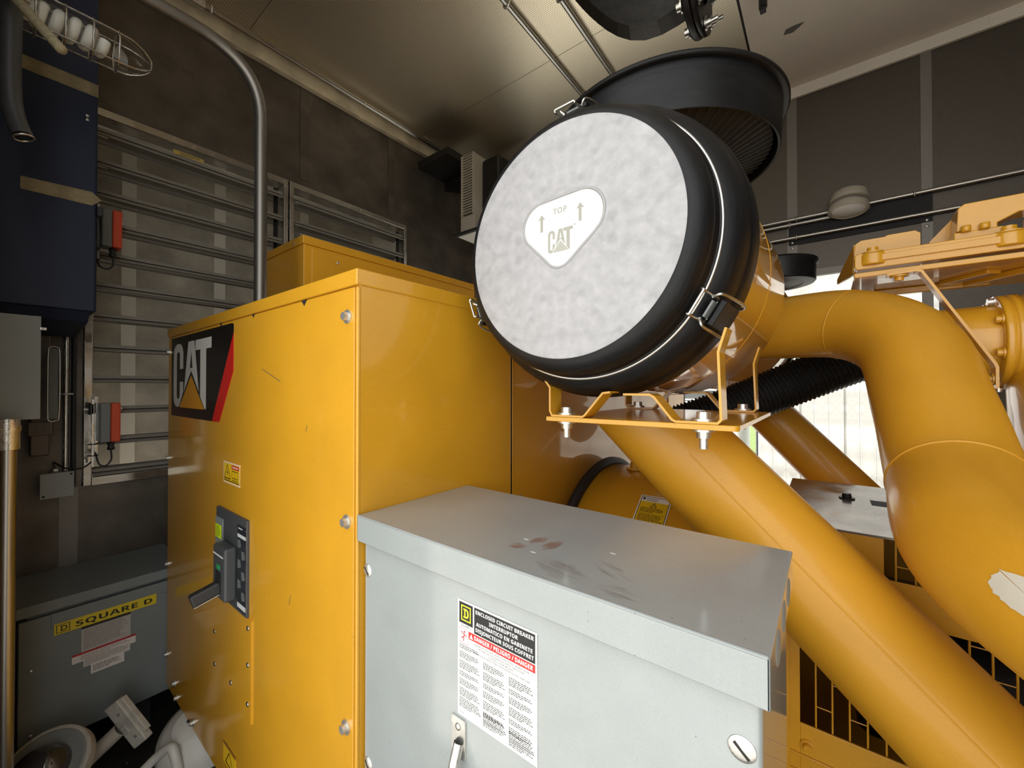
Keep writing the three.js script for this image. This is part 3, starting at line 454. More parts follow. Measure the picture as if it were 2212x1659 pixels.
// ================================================================ air cleaner
const AX = -0.293, AY = 1.208;
{
  const g = thing('air_cleaner', 'large round air cleaner with a dusty grey lid, black rim and yellow canister', 'air cleaner', [AX, 0.985, -0.76]);
  const rim = part('lid_rim', lathe([[0.150, 0.004], [0.164, 0.0045], [0.171, 0.004], [0.178, 0.001], [0.184, -0.005], [0.188, -0.013], [0.190, -0.022], [0.190, -0.036], [0.193, -0.040], [0.193, -0.046], [0.186, -0.05]], [0, 0, 1], 128), M.plasticBlack, g, [AX, AY, -0.499]);
  const face = part('lid_face', uvMetres(lathe([[0, 0.0082], [0.06, 0.0080], [0.12, 0.0074], [0.166, 0.0062], [0.1675, 0.0052]], [0, 0, 1], 128)), M.dusty, g, [AX, AY, -0.499], 'grey dusty flat face');
  part('clamp_ring', torus(0.1945, 0.0026, [0, 0, 1], 128), M.chrome, g, [AX, AY, -0.548]);
  part('body_ring', lathe([[0.187, 0.012], [0.194, 0.010], [0.204, 0.004], [0.213, -0.008], [0.2175, -0.022], [0.219, -0.040], [0.2215, -0.043], [0.2235, -0.05], [0.2245, -0.072], [0.223, -0.086], [0.212, -0.09]], [0, 0, 1], 128), M.plasticBlack, g, [AX, AY, -0.556]);
  const can = part('canister', lathe([[0.205, 0.0], [0.2135, -0.002], [0.2145, -0.02], [0.2165, -0.10], [0.2195, -0.24], [0.2245, -0.378], [0.2255, -0.384], [0.2235, -0.389], [0.20, -0.392], [0, -0.394]], [0, 0, 1], 128), M.yellowGloss, g, [AX, AY, -0.636]);
  for (const z of [-0.83]) part('seam', torus(0.2178, 0.0015, [0, 0, 1], 128), M.yellowGloss, can, [AX, AY, z]);
  // badge
  const cs = [[-0.0315, 0.021, 0.0315], [0.0305, 0.0225, 0.0325], [-0.004, -0.0205, 0.0215]], hull = [];
  { const pts = []; for (const [x, y, r] of cs) for (let i = 0; i < 64; i++) pts.push([x + r * Math.cos(i * PI / 32), y + r * Math.sin(i * PI / 32)]); pts.sort((a, b) => a[0] - b[0] || a[1] - b[1]); const cr = (o, a, b) => (a[0] - o[0]) * (b[1] - o[1]) - (a[1] - o[1]) * (b[0] - o[0]); const half = (P) => { const s = []; for (const p of P) { while (s.length > 1 && cr(s[s.length - 2], s[s.length - 1], p) <= 0) s.pop(); s.push(p); } s.pop(); return s; }; hull.push(...half(pts), ...half(pts.slice().reverse())); }
  const bt = canvasTexture(640, 512, (c, w, h) => {
    c.fillStyle = '#f4f3e6'; c.fillRect(0, 0, w, h); c.fillStyle = '#9d9c92'; c.textAlign = 'center'; c.font = 'bold 62px sans-serif'; c.fillText('TOP', 308, 120);
    for (const x of [152, 470]) { const y = x < 300 ? 92 : 84; c.beginPath(); c.moveTo(x, y); c.lineTo(x + 32, y + 46); c.lineTo(x + 12, y + 40); c.lineTo(x + 12, y + 136); c.lineTo(x - 12, y + 136); c.lineTo(x - 12, y + 40); c.lineTo(x - 32, y + 46); c.closePath(); c.fill(); }
    logoLetters(c, 206, 236, 208, 170, '#a09f95', '#a8a79d', '#f4f3e6'); c.fillStyle = '#a09f95'; c.beginPath(); c.arc(428, 232, 7, 0, 7); c.fill();
  });
  const bg = [AX + 0.0005, AY + 0.0055];
  shapeSheet('badge', shapeOf(hull), printed(bt, 0.35), face, [bg[0], bg[1], -0.4925], 0, 'white rounded badge with arrows and letters', 0.0022);
  const hp = hull.filter((p, i) => i % 3 === 0).map(([x, y]) => V(bg[0] + x * 1.035, bg[1] + y * 1.04, -0.4912));
  part('badge_groove', new THREE.TubeGeometry(new THREE.CatmullRomCurve3(hp, true), 160, 0.0019, 8, true), M.dusty, face);
  // latches: bracket and two wire bails each
  const wire = (pts, r) => tube(pts, r, 70, 8, true, 0.12);
  for (const a of [-0.555, PI / 2 + 0.03, PI + 0.36]) {
    const R = V(Math.cos(a), Math.sin(a), 0), S = V(-Math.sin(a), Math.cos(a), 0), at = (r, t, z) => [AX + R.x * r + S.x * t, AY + R.y * r + S.y * t, z];
    const rot = (geo) => geo.applyMatrix4(new THREE.Matrix4().makeRotationZ(a));
    const la = part('latch', rot(boxGeo(0.008, 0.034, 0.062, 0.002)), M.plasticBlack, g, at(0.2205, 0, -0.578), 'black latch bracket');
    part('hook_plate', rot(boxGeo(0.003, 0.022, 0.026, 0.0008)), M.midGrey, la, at(0.2115, 0, -0.549));
    part('wire_bail', wire([at(0.200, -0.016, -0.512), at(0.203, -0.016, -0.510), at(0.203, 0.016, -0.510), at(0.200, 0.016, -0.512), at(0.211, 0.016, -0.55), at(0.212, 0.013, -0.556), at(0.212, -0.013, -0.556), at(0.211, -0.016, -0.55)], 0.0019), M.chrome, la, [0, 0, 0], 'bright wire bail');
    for (const s of [-1, 1]) part('wire_bail', tube([at(0.209, s * 0.014, -0.536), at(0.217, s * 0.021, -0.534), at(0.226, s * 0.023, -0.56), at(0.231, s * 0.024, -0.60), at(0.228, s * 0.022, -0.626), at(0.216, s * 0.014, -0.632)], 0.002, 50, 8), M.chrome, la, [0, 0, 0], 'bright wire bail');
  }
  for (const [x, y] of [[-0.375, 1.302], [-0.381, 1.281], [-0.386, 1.258]]) { const s = new THREE.CircleGeometry(0.0022, 10); s.scale(0.5, 1.2, 1); part('mark', s, M.midGrey, face, [x, y, -0.4922], 'dark fleck'); }
}
// rain cap on the air cleaner's inlet
function rainCap(label, p, R, n) {
  const g = thing('rain_cap', label, 'rain cap', p);
  part('rim', lathe([[R - 0.012, 0.004], [R - 0.005, 0.006], [R, 0.004], [R, -0.001], [R - 0.004, -0.003], [R - 0.012, -0.003]], [0, 1, 0], 128), M.plasticBlack, g, p);
  part('skirt', lathe([[R - 0.012, 0.0], [R - 0.0125, -0.02], [R - 0.016, -0.085], [R - 0.019, -0.088], [R - 0.022, -0.085], [R - 0.02, 0.0]], [0, 1, 0], 128), M.plasticBlack, g, p);
  part('top', lathe([[0, 0.03], [R * 0.5, 0.026], [R * 0.85, 0.015], [R - 0.012, 0.004], [R - 0.014, -0.002], [0, 0.0]], [0, 1, 0], 96), M.plasticBlack, g, p);
  part('screen_cone', lathe([[R - 0.03, -0.07], [R * 0.55, -0.095], [R * 0.5, -0.10], [0, -0.10]], [0, 1, 0], 96), M.dark, g, p);
  for (let i = 0; i < n; i++) { const a = i / n * 2 * PI, c = Math.cos(a), s = Math.sin(a); part('fin', rod([p[0] + c * (R - 0.03), p[1] - 0.074, p[2] + s * (R - 0.03)], [p[0] + c * R * 0.52, p[1] - 0.101, p[2] + s * R * 0.52], 0.0013, 5), M.black, g); }
  return g;
}
{
  const g = rainCap('wide black mushroom rain cap above the grey air cleaner lid', [-0.298, 1.578, -0.95], 0.247, 72);
  part('neck', lathe([[0.11, -0.155], [0.105, -0.15], [0.1, -0.1], [0.1, -0.09]], [0, 1, 0], 48), M.plasticBlack, g, [-0.298, 1.578, -0.95]);
}
// second air cleaner, facing the back wall, with its smaller rain cap
{
  const g = thing('rear_air_cleaner', 'second air cleaner half hidden behind the first, black end toward the back wall', 'air cleaner', [-0.293, 0.985, -1.68]);
  part('canister', lathe([[0, 0], [0.21, 0], [0.2145, -0.01], [0.2145, -0.225], [0.205, -0.23]], [0, 0, 1], 72), M.yellowGloss, g, [AX, AY, -1.535]);
  part('body_ring', lathe([[0.205, 0], [0.223, -0.005], [0.223, -0.08], [0.19, -0.09]], [0, 0, 1], 72), M.plasticBlack, g, [AX, AY, -1.765]);
  part('lid', lathe([[0.19, 0], [0.19, -0.03], [0.17, -0.045], [0, -0.048]], [0, 0, 1], 72), M.plasticBlack, g, [AX, AY, -1.855]);
  const s = thing('small_rain_cap', 'small black dish-shaped breather cap above the intake pipe bend', 'rain cap', [-0.09, 1.22, -1.38]);
  part('dish', lathe([[0.075, 0.0], [0.103, 0.002], [0.106, 0.006], [0.106, 0.05], [0.111, 0.054], [0.111, 0.062], [0, 0.066]], [0, 1, 0], 64), M.plasticBlack, s, [-0.125, 1.300, -1.42]);
  part('stem', lathe([[0.022, -0.10], [0.022, -0.02], [0.03, 0.0], [0.075, 0.001]], [0, 1, 0], 32), M.plasticBlack, s, [-0.125, 1.300, -1.42]);
}
// ================================================================ bracket under the air cleaner
{
  const Y = 0.952, g = thing('filter_bracket', 'yellow bracket plate with bent straps and bolts under the air cleaner', 'bracket', [-0.225, 0.946, -0.74]);
  const s = new THREE.Shape(); s.moveTo(-0.362, 0.56); s.lineTo(-0.095, 0.56); s.quadraticCurveTo(-0.085, 0.56, -0.085, 0.57); s.lineTo(-0.085, 0.92); s.lineTo(-0.362, 0.92); s.closePath();
  const pg = new THREE.ExtrudeGeometry(s, { depth: 0.006, bevelEnabled: true, bevelSize: 0.0006, bevelThickness: 0.0006, bevelSegments: 1 }); pg.rotateX(-PI / 2);
  part('plate', uvMetres(pg), M.yellow, g, [0, Y - 0.006, 0]);
  const saddle = (z) => {
    part('strap', strapGeo([[-0.405, 1.06], [-0.357, 1.0], [-0.357, 0.962], [-0.353, 0.9545], [-0.298, 0.9545], [-0.294, 0.957], [-0.264, 0.9915], [-0.252, 0.993]], 0.003, 0.034), M.yellow, g, [0, 0, z]);
    part('strap', strapGeo([[-0.232, 0.990], [-0.194, 0.990], [-0.188, 0.987], [-0.164, 0.957], [-0.159, 0.9545], [-0.108, 0.9545], [-0.104, 0.959], [-0.107, 1.045], [-0.098, 1.075]], 0.003, 0.034), M.yellow, g, [0, 0, z]);
  };
  saddle(-0.578); saddle(-0.895);
  for (const z of [-0.578, -0.895]) for (const x of [-0.335, -0.128]) {
    part('bolt', boltGeo(0.0105, [0, 1, 0]), M.zinc, g, [x, 0.956, z]);
    part('nut', boltGeo(0.0105, [0, -1, 0]), M.zinc, g, [x, Y - 0.007, z]); part('stud', rod([x, Y - 0.01, z], [x, Y - 0.033, z], 0.0055, 14), M.zinc, g);
  }
}
// ================================================================ big yellow tubes
{
  const t1 = thing('support_tube', 'thick yellow tube slanting down to the right from under the bracket plate', 'tube', [-0.25, 0.9, -0.74]);
  const p = V(-0.247, 0.94, -0.739), u = V(0.693, -0.715, -0.09).normalize(), at = (k) => p.clone().addScaledVector(u, k).toArray();
  const mitred = (p, u, r, top, len) => { const g = new THREE.CylinderGeometry(r, r, len, 96, 1, true).translate(0, -len / 2, 0); turnTo(g, [0, -1, 0], u.toArray()); const P = g.attributes.position, q = V(); for (let i = 0; i < P.count; i++) { q.fromBufferAttribute(P, i); if (q.dot(u) < len / 2) { const k = q.dot(u); q.addScaledVector(u, -k); q.addScaledVector(u, (top - p.y - q.y) / u.y); P.setXYZ(i, q.x, q.y, q.z); } } return g; };
  part('pipe', mitred(p, u, 0.08, 0.9455, 1.26), M.yellowTube, t1, p.toArray());
  // the raised weld seam along the tube
  const w = V(0, 0, 1).cross(u).normalize(), k = u.clone().cross(w).normalize(), off = k.multiplyScalar(-1);
  const side = V(0, 0, 0).addScaledVector(V(0.08, 0.36, 0.93).sub(u.clone().multiplyScalar(V(0.08, 0.36, 0.93).dot(u))).normalize(), 0.0790);
  part('weld_seam', rod(p.clone().addScaledVector(u, 0.08).add(side).toArray(), p.clone().addScaledVector(u, 1.2).add(side).toArray(), 0.0017, 8), M.yellowTube, t1);
  const t2 = thing('rear_support_tube', 'darker yellow tube slanting down behind the bracket plate and hose', 'tube', [-0.19, 0.9, -1.6]);
  const q = V(-0.176, 0.94, -1.60), v = V(0.675, -0.735, 0.067).normalize(), bt = (k) => q.clone().addScaledVector(v, k).toArray();
  part('pipe', rod(bt(-0.06), bt(1.2), 0.0665, 64), M.yellowTube, t2);
  const ip = thing('intake_pipe', 'thick yellow intake pipe bending from behind the air cleaner toward the camera', 'pipe', [0.1, 0.6, -0.9]);
  const path = [[-0.34, 1.157, -1.285], [-0.261, 1.157, -1.285], [-0.103, 1.157, -1.285], [0.042, 1.146, -1.227], [0.126, 1.084, -1.136], [0.147, 0.965, -1.024], [0.155, 0.857, -0.907], [0.155, 0.801, -0.736], [0.22, 0.768, -0.595], [0.325, 0.69, -0.519], [0.449, 0.565, -0.526], [0.60, 0.41, -0.535]];
  const curve = new THREE.CatmullRomCurve3(path.map((a) => V(...a)), false, 'catmullrom', 0.5);
  part('pipe', new THREE.TubeGeometry(curve, 240, 0.08, 72), M.yellowTube, ip);
  const ring = (t, r, R = 0.0795) => { const c = curve.getPointAt(t), d = curve.getTangentAt(t); part('weld_seam', torus(R, r, d.toArray(), 96), M.yellowTube, ip, c.toArray()); };
  // bare patch where the paint has peeled
  { const n = V(-0.75, 0.36, 0.53).normalize(), out = [[-0.016, -0.012], [-0.018, 0.004], [-0.010, 0.010], [0.002, 0.013], [0.018, 0.012], [0.034, 0.016], [0.046, 0.004], [0.040, -0.012], [0.026, -0.019], [0.010, -0.022], [-0.004, -0.017]];
    const on = (a, b, R) => { const u = 0.664 + a / curve.getLength(), c = curve.getPointAt(u), t = curve.getTangentAt(u), e = n.clone().addScaledVector(t, -n.dot(t)).normalize(), f = t.clone().cross(e), k = b / R; return c.addScaledVector(e, R * Math.cos(k)).addScaledVector(f, R * Math.sin(k)); };
    const P = []; for (let i = 0; i < 11; i++) for (let k = 0; k < 4; k++) { const [a0, b0] = out[i], [a1, b1] = out[(i + 1) % 11], w = [k / 4, (k + 1) / 4].map((v) => [a0 + (a1 - a0) * v + 0.0012 * Math.sin(9 * (i + v)), b0 + (b1 - b0) * v + 0.0012 * Math.cos(13 * (i + v))]); const rows = [0, 0.33, 0.66, 1], m = [0.012, -0.003]; for (let q = 0; q < 3; q++) { const L = (p, h) => on(m[0] + (p[0] - m[0]) * h, m[1] + (p[1] - m[1]) * h, 0.0806); const A = L(w[0], rows[q]), B = L(w[1], rows[q]), D = L(w[0], rows[q + 1]), E = L(w[1], rows[q + 1]); P.push(A, D, E, A, E, B); } }
    const pg = new THREE.BufferGeometry().setFromPoints(P); pg.setAttribute('uv', new THREE.BufferAttribute(new Float32Array(P.length * 2), 2)); pg.computeVertexNormals(); part('peeled_patch', pg, M.primer, ip, [0, 0, 0], 'pale bare patch of peeled paint'); }
  ring(0.225, 0.0016); ring(0.50, 0.0022);
}
// ================================================================ corrugated hose behind the bracket
{
  const path = new THREE.CatmullRomCurve3([V(-0.42, 0.86, -1.30), V(-0.26, 0.925, -1.36), V(-0.09, 1.005, -1.42), V(0.06, 1.075, -1.46), V(0.20, 1.13, -1.5)]);
  const n = 420, rad = 20, g = new THREE.TubeGeometry(path, n, 0.06, rad), P = g.attributes.position, c = V(), q = V();
  for (let i = 0; i <= n; i++) { path.getPointAt(i / n, c); const k = 1 + 0.055 * Math.sin(i / n * 2 * PI * 62); for (let j = 0; j <= rad; j++) { const a = i * (rad + 1) + j; q.fromBufferAttribute(P, a).sub(c).multiplyScalar(k).add(c); P.setXYZ(a, q.x, q.y, q.z); } }
  g.computeVertexNormals();
  const h = thing('corrugated_hose', 'black corrugated hose running up behind the bracket to the intake pipe', 'hose', [-0.1, 0.9, -1.4]); part('hose', g, M.rubber, h);
  for (const t of [0.04, 0.96]) { const p = path.getPointAt(t), d = path.getTangentAt(t); part('hose_clamp', turnTo(new THREE.CylinderGeometry(0.066, 0.066, 0.014, 40, 1, true), [0, 1, 0], d.toArray()), M.zinc, h, p.toArray()); }
}
// ================================================================ yellow guard with a wire mesh front
{
  const g = thing('coupling_guard', 'yellow sheet guard with wire mesh openings and a bare steel top plate', 'guard', [0.25, 0, -1.15]);
  const Z = -0.95, x0 = -0.072, x1 = 0.62;
  box('front_panel', [x0, -0.042], [0.0, 0.738], [Z - 0.004, Z], M.yellow, g, 0.001); box('front_panel', [-0.042, x1], [0.0, 0.362], [Z - 0.004, Z], M.yellow, g, 0.001);
  box('front_panel', [-0.042, 0.078], [0.60, 0.738], [Z - 0.004, Z], M.yellow, g, 0.001); box('front_panel', [0.078, x1], [0.60, 0.668], [Z - 0.004, Z], M.yellow, g, 0.001); box('front_panel', [0.078, x1], [0.742 - 0.004, 0.7385], [Z - 0.004, Z], M.yellow, g, 0); box('front_panel', [0.22, x1], [0.668, 0.738], [Z - 0.004, Z], M.yellow, g, 0.001);
  box('side_panel', [x0, x0 + 0.004], [0.0, 0.738], [-1.40, Z - 0.004], M.yellow, g, 0.001); box('back_panel', [x0, x1], [0.0, 0.738], [-1.404, -1.40], M.yellow, g, 0.001);
  box('end_panel', [x1 - 0.004, x1], [0, 0.738], [-1.4, Z - 0.004], M.yellow, g, 0.001);
  const top = part('top_plate', boxGeo(x1 - x0 + 0.01, 0.004, 0.458, 0.0008), M.steelTop, g, [(x0 + x1) / 2, 0.740, -1.177], 'bare brushed steel top plate');
  part('bolt', boltGeo(0.011, [0, 1, 0]), M.castBlack, top, [0.037, 0.742, -1.222]); box('slot', [0.078, 0.125], [0.742, 0.7424], [-1.235, -1.185], M.dark, top, 0);
  for (const y of [0.300, 0.268]) box('fold', [x0, x1], [y, y + 0.005], [Z, Z + 0.004], M.yellow, g, 0.001);
  box('corner_post', [x0 - 0.002, x0 + 0.014], [0, 0.738], [Z, Z + 0.006], M.yellow, g, 0.0015);
  part('bolt', boltGeo(0.009, [0, 0, 1]), M.yellow, g, [-0.03, 0.323, Z]);
  // mesh: upright rods with short staggered cross wires
  for (let i = 0; i < 16; i++) {
    const x = -0.018 + i * 0.0245; part('mesh_rod', rod([x, 0.325, Z - 0.006], [x, 0.605, Z - 0.006], 0.0017, 6), M.yellow, g);
    for (let k = 0; k < 3; k++) { const y = 0.40 + ((i % 2) * 0.05) + k * 0.095; part('cross_wire', rod([x, y, Z - 0.006], [x + 0.0245, y, Z - 0.006], 0.0012, 5), M.yellow, g); }
  }
  for (let i = 0; i < 4; i++) { const x = 0.094 + i * 0.0245; part('mesh_rod', rod([x, 0.66, Z - 0.012], [x, 0.742, Z - 0.012], 0.0017, 6), M.yellow, g); part('cross_wire', rod([x, 0.69 + (i % 2) * 0.03, Z - 0.012], [x + 0.0245, 0.69 + (i % 2) * 0.03, Z - 0.012], 0.0012, 5), M.yellow, g); }
  part('rotor', lathe([[0, 0], [0.15, 0], [0.16, 0.02], [0.16, 0.1], [0.1, 0.11], [0.1, 0.3], [0, 0.3]], [1, 0, 0], 48), M.castBlack, g, [0.05, 0.42, -1.2], 'dark coupling inside the guard');
}
// ================================================================ engine parts at the right edge
{
  const g = thing('valve_linkage', 'yellow lever and bracket assembly on top of the engine at the right edge', 'linkage', [0.2, 1.24, -1.2]);
  // lower long mounting bar and its tray
  box('mounting_bar', [0.052, 0.62], [1.2475, 1.2585], [-1.235, -1.20], M.yellow, g, 0.002);
  box('tray', [0.052, 0.62], [1.252, 1.2565], [-1.52, -1.235], M.yellowGloss, g, 0.001);
  box('tray_rib', [0.10, 0.30], [1.236, 1.252], [-1.42, -1.405], M.yellowGloss, g, 0.003); { const r = boxGeo(0.16, 0.014, 0.012, 0.003).rotateY(-0.9); part('tray_rib', r, M.yellowGloss, g, [0.30, 1.245, -1.36]); const r2 = boxGeo(0.10, 0.010, 0.03, 0.003).rotateY(-0.9); part('tray_rib', r2, M.yellowGloss, g, [0.255, 1.248, -1.35]); }
  // upper cast lever with round bosses
  const lv = extrude(roundShape(0.30, 0.032, 0.006), 0.026, 0.002); part('lever', lv, M.yellow, g, [0.205, 1.285, -1.235]);
  part('lever_web', extrude(roundShape(0.19, 0.012, 0.004), 0.004, 0.001), M.yellow, g, [0.19, 1.288, -1.207]);
  for (const x of [0.085, 0.285]) { part('boss', lathe([[0, 0.008], [0.023, 0.008], [0.025, 0.012], [0.025, 0.032], [0.022, 0.036], [0, 0.036]], [0, 1, 0], 36), M.yellow, g, [x, 1.266, -1.222]); part('bolt', boltGeo(0.0125, [0, 1, 0], 1.6), M.yellow, g, [x, 1.302, -1.222]); }
  // upright plate
  part('upright_plate', extrude([[0.052, 1.275], [0.168, 1.275], [0.168, 1.345], [0.160, 1.352], [0.115, 1.352], [0.11, 1.349], [0.068, 1.349], [0.058, 1.342]], 0.005, 0.0008), M.yellow, g, [0, 0, -1.275]);
  part('side_flange', extrude([[0, 0], [0.10, 0], [0.10, 0.012], [0, 0.07]], 0.004, 0.0006).rotateY(PI / 2 + 0.3), M.yellow, g, [0.055, 1.272, -1.272]);
  // upper block with its notched cover
  part('cover_block', extrude([[0.222, 1.33], [0.232, 1.33], [0.232, 1.326], [0.275, 1.326], [0.275, 1.336], [0.305, 1.352], [0.42, 1.352], [0.42, 1.383], [0.232, 1.383], [0.224, 1.376]], 0.05, 0.002), M.yellow, g, [0, 0, -1.30]);
  part('cover_wing', extrude([[0.19, 1.308], [0.222, 1.332], [0.222, 1.372], [0.188, 1.33]], 0.004, 0.0006), M.yellow, g, [0, 0, -1.31]);
  box('cover_base', [0.215, 0.285], [1.306, 1.326], [-1.305, -1.245], M.yellow, g, 0.003); for (const x of [0.232, 0.258]) part('cap_screw', lathe([[0, 0.012], [0.008, 0.012], [0.008, 0], [0, 0]], [0, 1, 0], 6), M.yellow, g, [x, 1.324, -1.242]);
  box('rear_block', [0.325, 0.42], [1.30, 1.352], [-1.32, -1.26], M.yellow, g, 0.008); box('end_block', [0.345, 0.62], [1.262, 1.29], [-1.25, -1.2], M.yellow, g, 0.004);
  // legs in the light of the hatch
  box('leg', [0.043, 0.073], [1.19, 1.252], [-1.424, -1.418], M.galv, g, 0.001); box('leg', [0.079, 0.112], [1.19, 1.252], [-1.48, -1.472], M.galv, g, 0.001);
  part('leg_hole', lathe([[0, 0.001], [0.006, 0.001]], [0, 0, 1], 20), M.dark, g, [0.055, 1.262 - 0.04, -1.4175]);
  const s = thing('brace_strap', 'bent yellow flat strap running diagonally beside the pipe bend', 'bracket', [0.15, 1.0, -1.0]);
  const st = strapGeo([[0.105, 1.241], [0.150, 1.2435], [0.158, 1.240], [0.2565, 1.045], [0.2585, 1.038], [0.2585, 0.998]], 0.0045, 0.03); part('strap', st, M.yellow, s, [0, 0, -1.19]);
  part('bolt', boltGeo(0.0095, [0, -1, 0], 1.6), M.yellow, s, [0.125, 1.239, -1.19]); part('bolt', boltGeo(0.0085, [-1, 0, 0], 1.4), M.yellow, s, [0.256, 1.016, -1.19]); part('nut', boltGeo(0.006, [0, -1, 0], 1.2), M.zinc, s, [0.262, 0.998, -1.19]);
  const t = thing('turbo_housing', 'cast yellow turbocharger housing with a bolted flange at the right edge', 'turbocharger', [0.4, 0.7, -1.2]);
  part('inlet', lathe([[0.07, 0], [0.078, 0.003], [0.08, 0.10], [0.074, 0.105]], [1, 0, 0], 64), M.yellow, t, [0.185, 1.095, -1.31]);
  part('flange', lathe([[0.07, 0], [0.096, 0.001], [0.098, 0.006], [0.098, 0.014], [0.094, 0.016], [0.094, 0.018], [0.099, 0.020], [0.099, 0.032], [0.07, 0.035]], [1, 0, 0], 64), M.yellow, t, [0.278, 1.095, -1.31]);
  part('volute', lathe([[0.07, 0], [0.10, 0.02], [0.115, 0.1], [0.12, 0.3], [0, 0.32]], [1, 0, 0], 64), M.yellow, t, [0.305, 1.095, -1.31]);
  part('elbow', tube([[0.42, 1.05, -1.31], [0.40, 0.92, -1.2], [0.40, 0.84, -1.14], [0.40, 0.76, -1.13]], 0.12, 40, 40), M.yellow, t);
  for (let i = 0; i < 8; i++) { const a = i * PI / 4 + 0.3; part('bolt', boltGeo(0.009, [-1, 0, 0], 1.2), i % 3 ? M.yellow : M.zinc, t, [0.279, 1.095 + 0.088 * Math.cos(a), -1.31 + 0.088 * Math.sin(a)]); }
  const e = thing('engine_block', 'yellow engine block beyond the pipes at the right edge', 'engine', [1.2, 0, -1.2]);
  box('block', [0.70, 2.0], [0.08, 1.0], [-1.6, -0.8], M.yellow, e, 0.02); box('sump', [0.72, 1.95], [0, 0.08], [-1.5, -0.9], M.black, e); box('head', [0.75, 1.95], [1.0, 1.24], [-1.55, -0.85], M.yellow, e, 0.02);
}
// ================================================================ black exhaust joint under the ceiling
{
  const g = thing('exhaust_joint', 'black exhaust pipe with a bolted flange hanging above the rain cap', 'exhaust', [-0.35, 1.85, -1.05]);
  const y = 1.985, z = -1.045;
  part('pipe', tube([[-0.62, 2.40, -0.86], [-0.52, 2.16, -0.94], [-0.44, 2.04, -1.01], [-0.36, y, z], [-0.25, y, z]], 0.064, 24, 8).toNonIndexed(), M.castBlack, g).geometry.computeVertexNormals();
  box('saddle', [-0.395, -0.285], [1.952, 1.975], [-1.085, -1.005], M.castBlack, g, 0.006); box('saddle', [-0.405, -0.27], [1.965, 2.06], [-1.10, -0.99], M.castBlack, g, 0.02);
  box('hanger', [-0.54, -0.46], [2.0, 2.42], [-0.90, -0.86], M.castBlack, g, 0.003);
  part('flange', lathe([[0.05, 0], [0.112, 0.001], [0.114, 0.005], [0.114, 0.014], [0.111, 0.016]], [1, 0, 0], 48), M.castBlack, g, [-0.262, y, z]); part('flange', lathe([[0.05, 0], [0.111, 0], [0.114, 0.003], [0.114, 0.013], [0.05, 0.015]], [1, 0, 0], 48), M.castBlack, g, [-0.244, y, z]);
  part('pipe', rod([-0.23, y, z], [0.3, y + 0.1, z + 0.05], 0.055, 32), M.castBlack, g);
  for (let i = 0; i < 8; i++) { const a = i * PI / 4 + 0.25, Y = y + 0.096 * Math.cos(a), Z = z + 0.096 * Math.sin(a); part('bolt', boltGeo(0.0115, [-1, 0, 0]), M.chrome, g, [-0.263, Y, Z]); part('nut', boltGeo(0.0115, [1, 0, 0]), M.chrome, g, [-0.229, Y, Z]); part('stud', rod([-0.229, Y, Z], [-0.200, Y, Z], 0.006, 12), M.chrome, g); }
  const h = thing('hanger_bolt', 'short black threaded bolt hanging from the smooth ceiling panel', 'bolt', [-0.16, 2.3, -1.62]);
  part('stud', rod([-0.165, 2.41, -1.63], [-0.165, 2.315, -1.63], 0.013, 16), M.castBlack, h); part('nut', boltGeo(0.024, [0, -1, 0]), M.castBlack, h, [-0.165, 2.40, -1.63]); box('tip', [-0.174, -0.156], [2.298, 2.316], [-1.639, -1.621], M.castBlack, h, 0.003);
  const p = single('paint_scuff', new THREE.ShapeGeometry(shapeOf([[-0.03, -0.012], [0.0, -0.02], [0.02, -0.008], [0.042, 0.012], [0.01, 0.016], [-0.02, 0.014]])).rotateX(PI / 2), M.strip, [-0.098, 2.4137, -1.93], 'grey scuff mark on the smooth beige ceiling panel', 'mark');
}
// ================================================================ heater on its bracket in the far corner
{
  const g = thing('unit_heater', 'beige slotted heater box hung under the ceiling in the far corner', 'heater', [-1.55, 1.82, -1.75]);
  const x0 = -1.60, x1 = -1.505, z = -1.6;
  box('side_panel', [x0, x0 + 0.003], [1.945, 2.285], [-1.95, z - 0.012], M.beige, g, 0.001); box('side_panel', [x1 - 0.003, x1], [1.945, 2.285], [-1.95, z - 0.012], M.beige, g, 0.001); box('top_panel', [x0, x1], [2.282, 2.285], [-1.95, z], M.beige, g, 0.001); box('back_panel', [x0, x1], [1.945, 2.285], [-1.953, -1.95], M.beige, g, 0.001);
  box('lower_case', [x0 - 0.004, x1 + 0.006], [1.855, 1.945], [-1.95, z], M.beige, g, 0.004);
  for (let i = 0; i < 22; i++) box('slat', [x0 + 0.012, x1 - 0.006], [1.957 + i * 0.0148, 1.957 + i * 0.0148 + 0.0062], [z - 0.014, z + 0.001], M.beige, g, 0.0006);
  box('stile', [x0, x0 + 0.012], [1.945, 2.285], [z - 0.012, z + 0.002], M.beige, g, 0.001); box('stile', [x1 - 0.008, x1], [1.945, 2.285], [z - 0.012, z + 0.002], M.beige, g, 0.001);
  box('lens_frame', [x0 - 0.03, x1 + 0.14], [1.838, 1.85], [-1.95, z + 0.03], M.black, g, 0.002); box('lens', [x0 - 0.01, x1 + 0.13], [1.834, 1.8385], [-1.93, z + 0.01], M.whiteBright, g, 0.001);
  box('motor', [x1, x1 + 0.13], [1.98, 2.26], [-1.95, -1.66], M.castBlack, g, 0.02);
  part('bracket', extrude([[-1.85, 2.30], [-1.60, 2.30], [-1.60, 1.86], [-1.63, 1.86], [-1.68, 2.12], [-1.72, 2.16], [-1.85, 2.21]], 0.012, 0.001), M.castBlack, g, [0, 0, -1.72]);
  box('bracket', [-1.85, -1.60], [2.26, 2.30], [-1.74, -1.5], M.castBlack, g, 0.002);
}
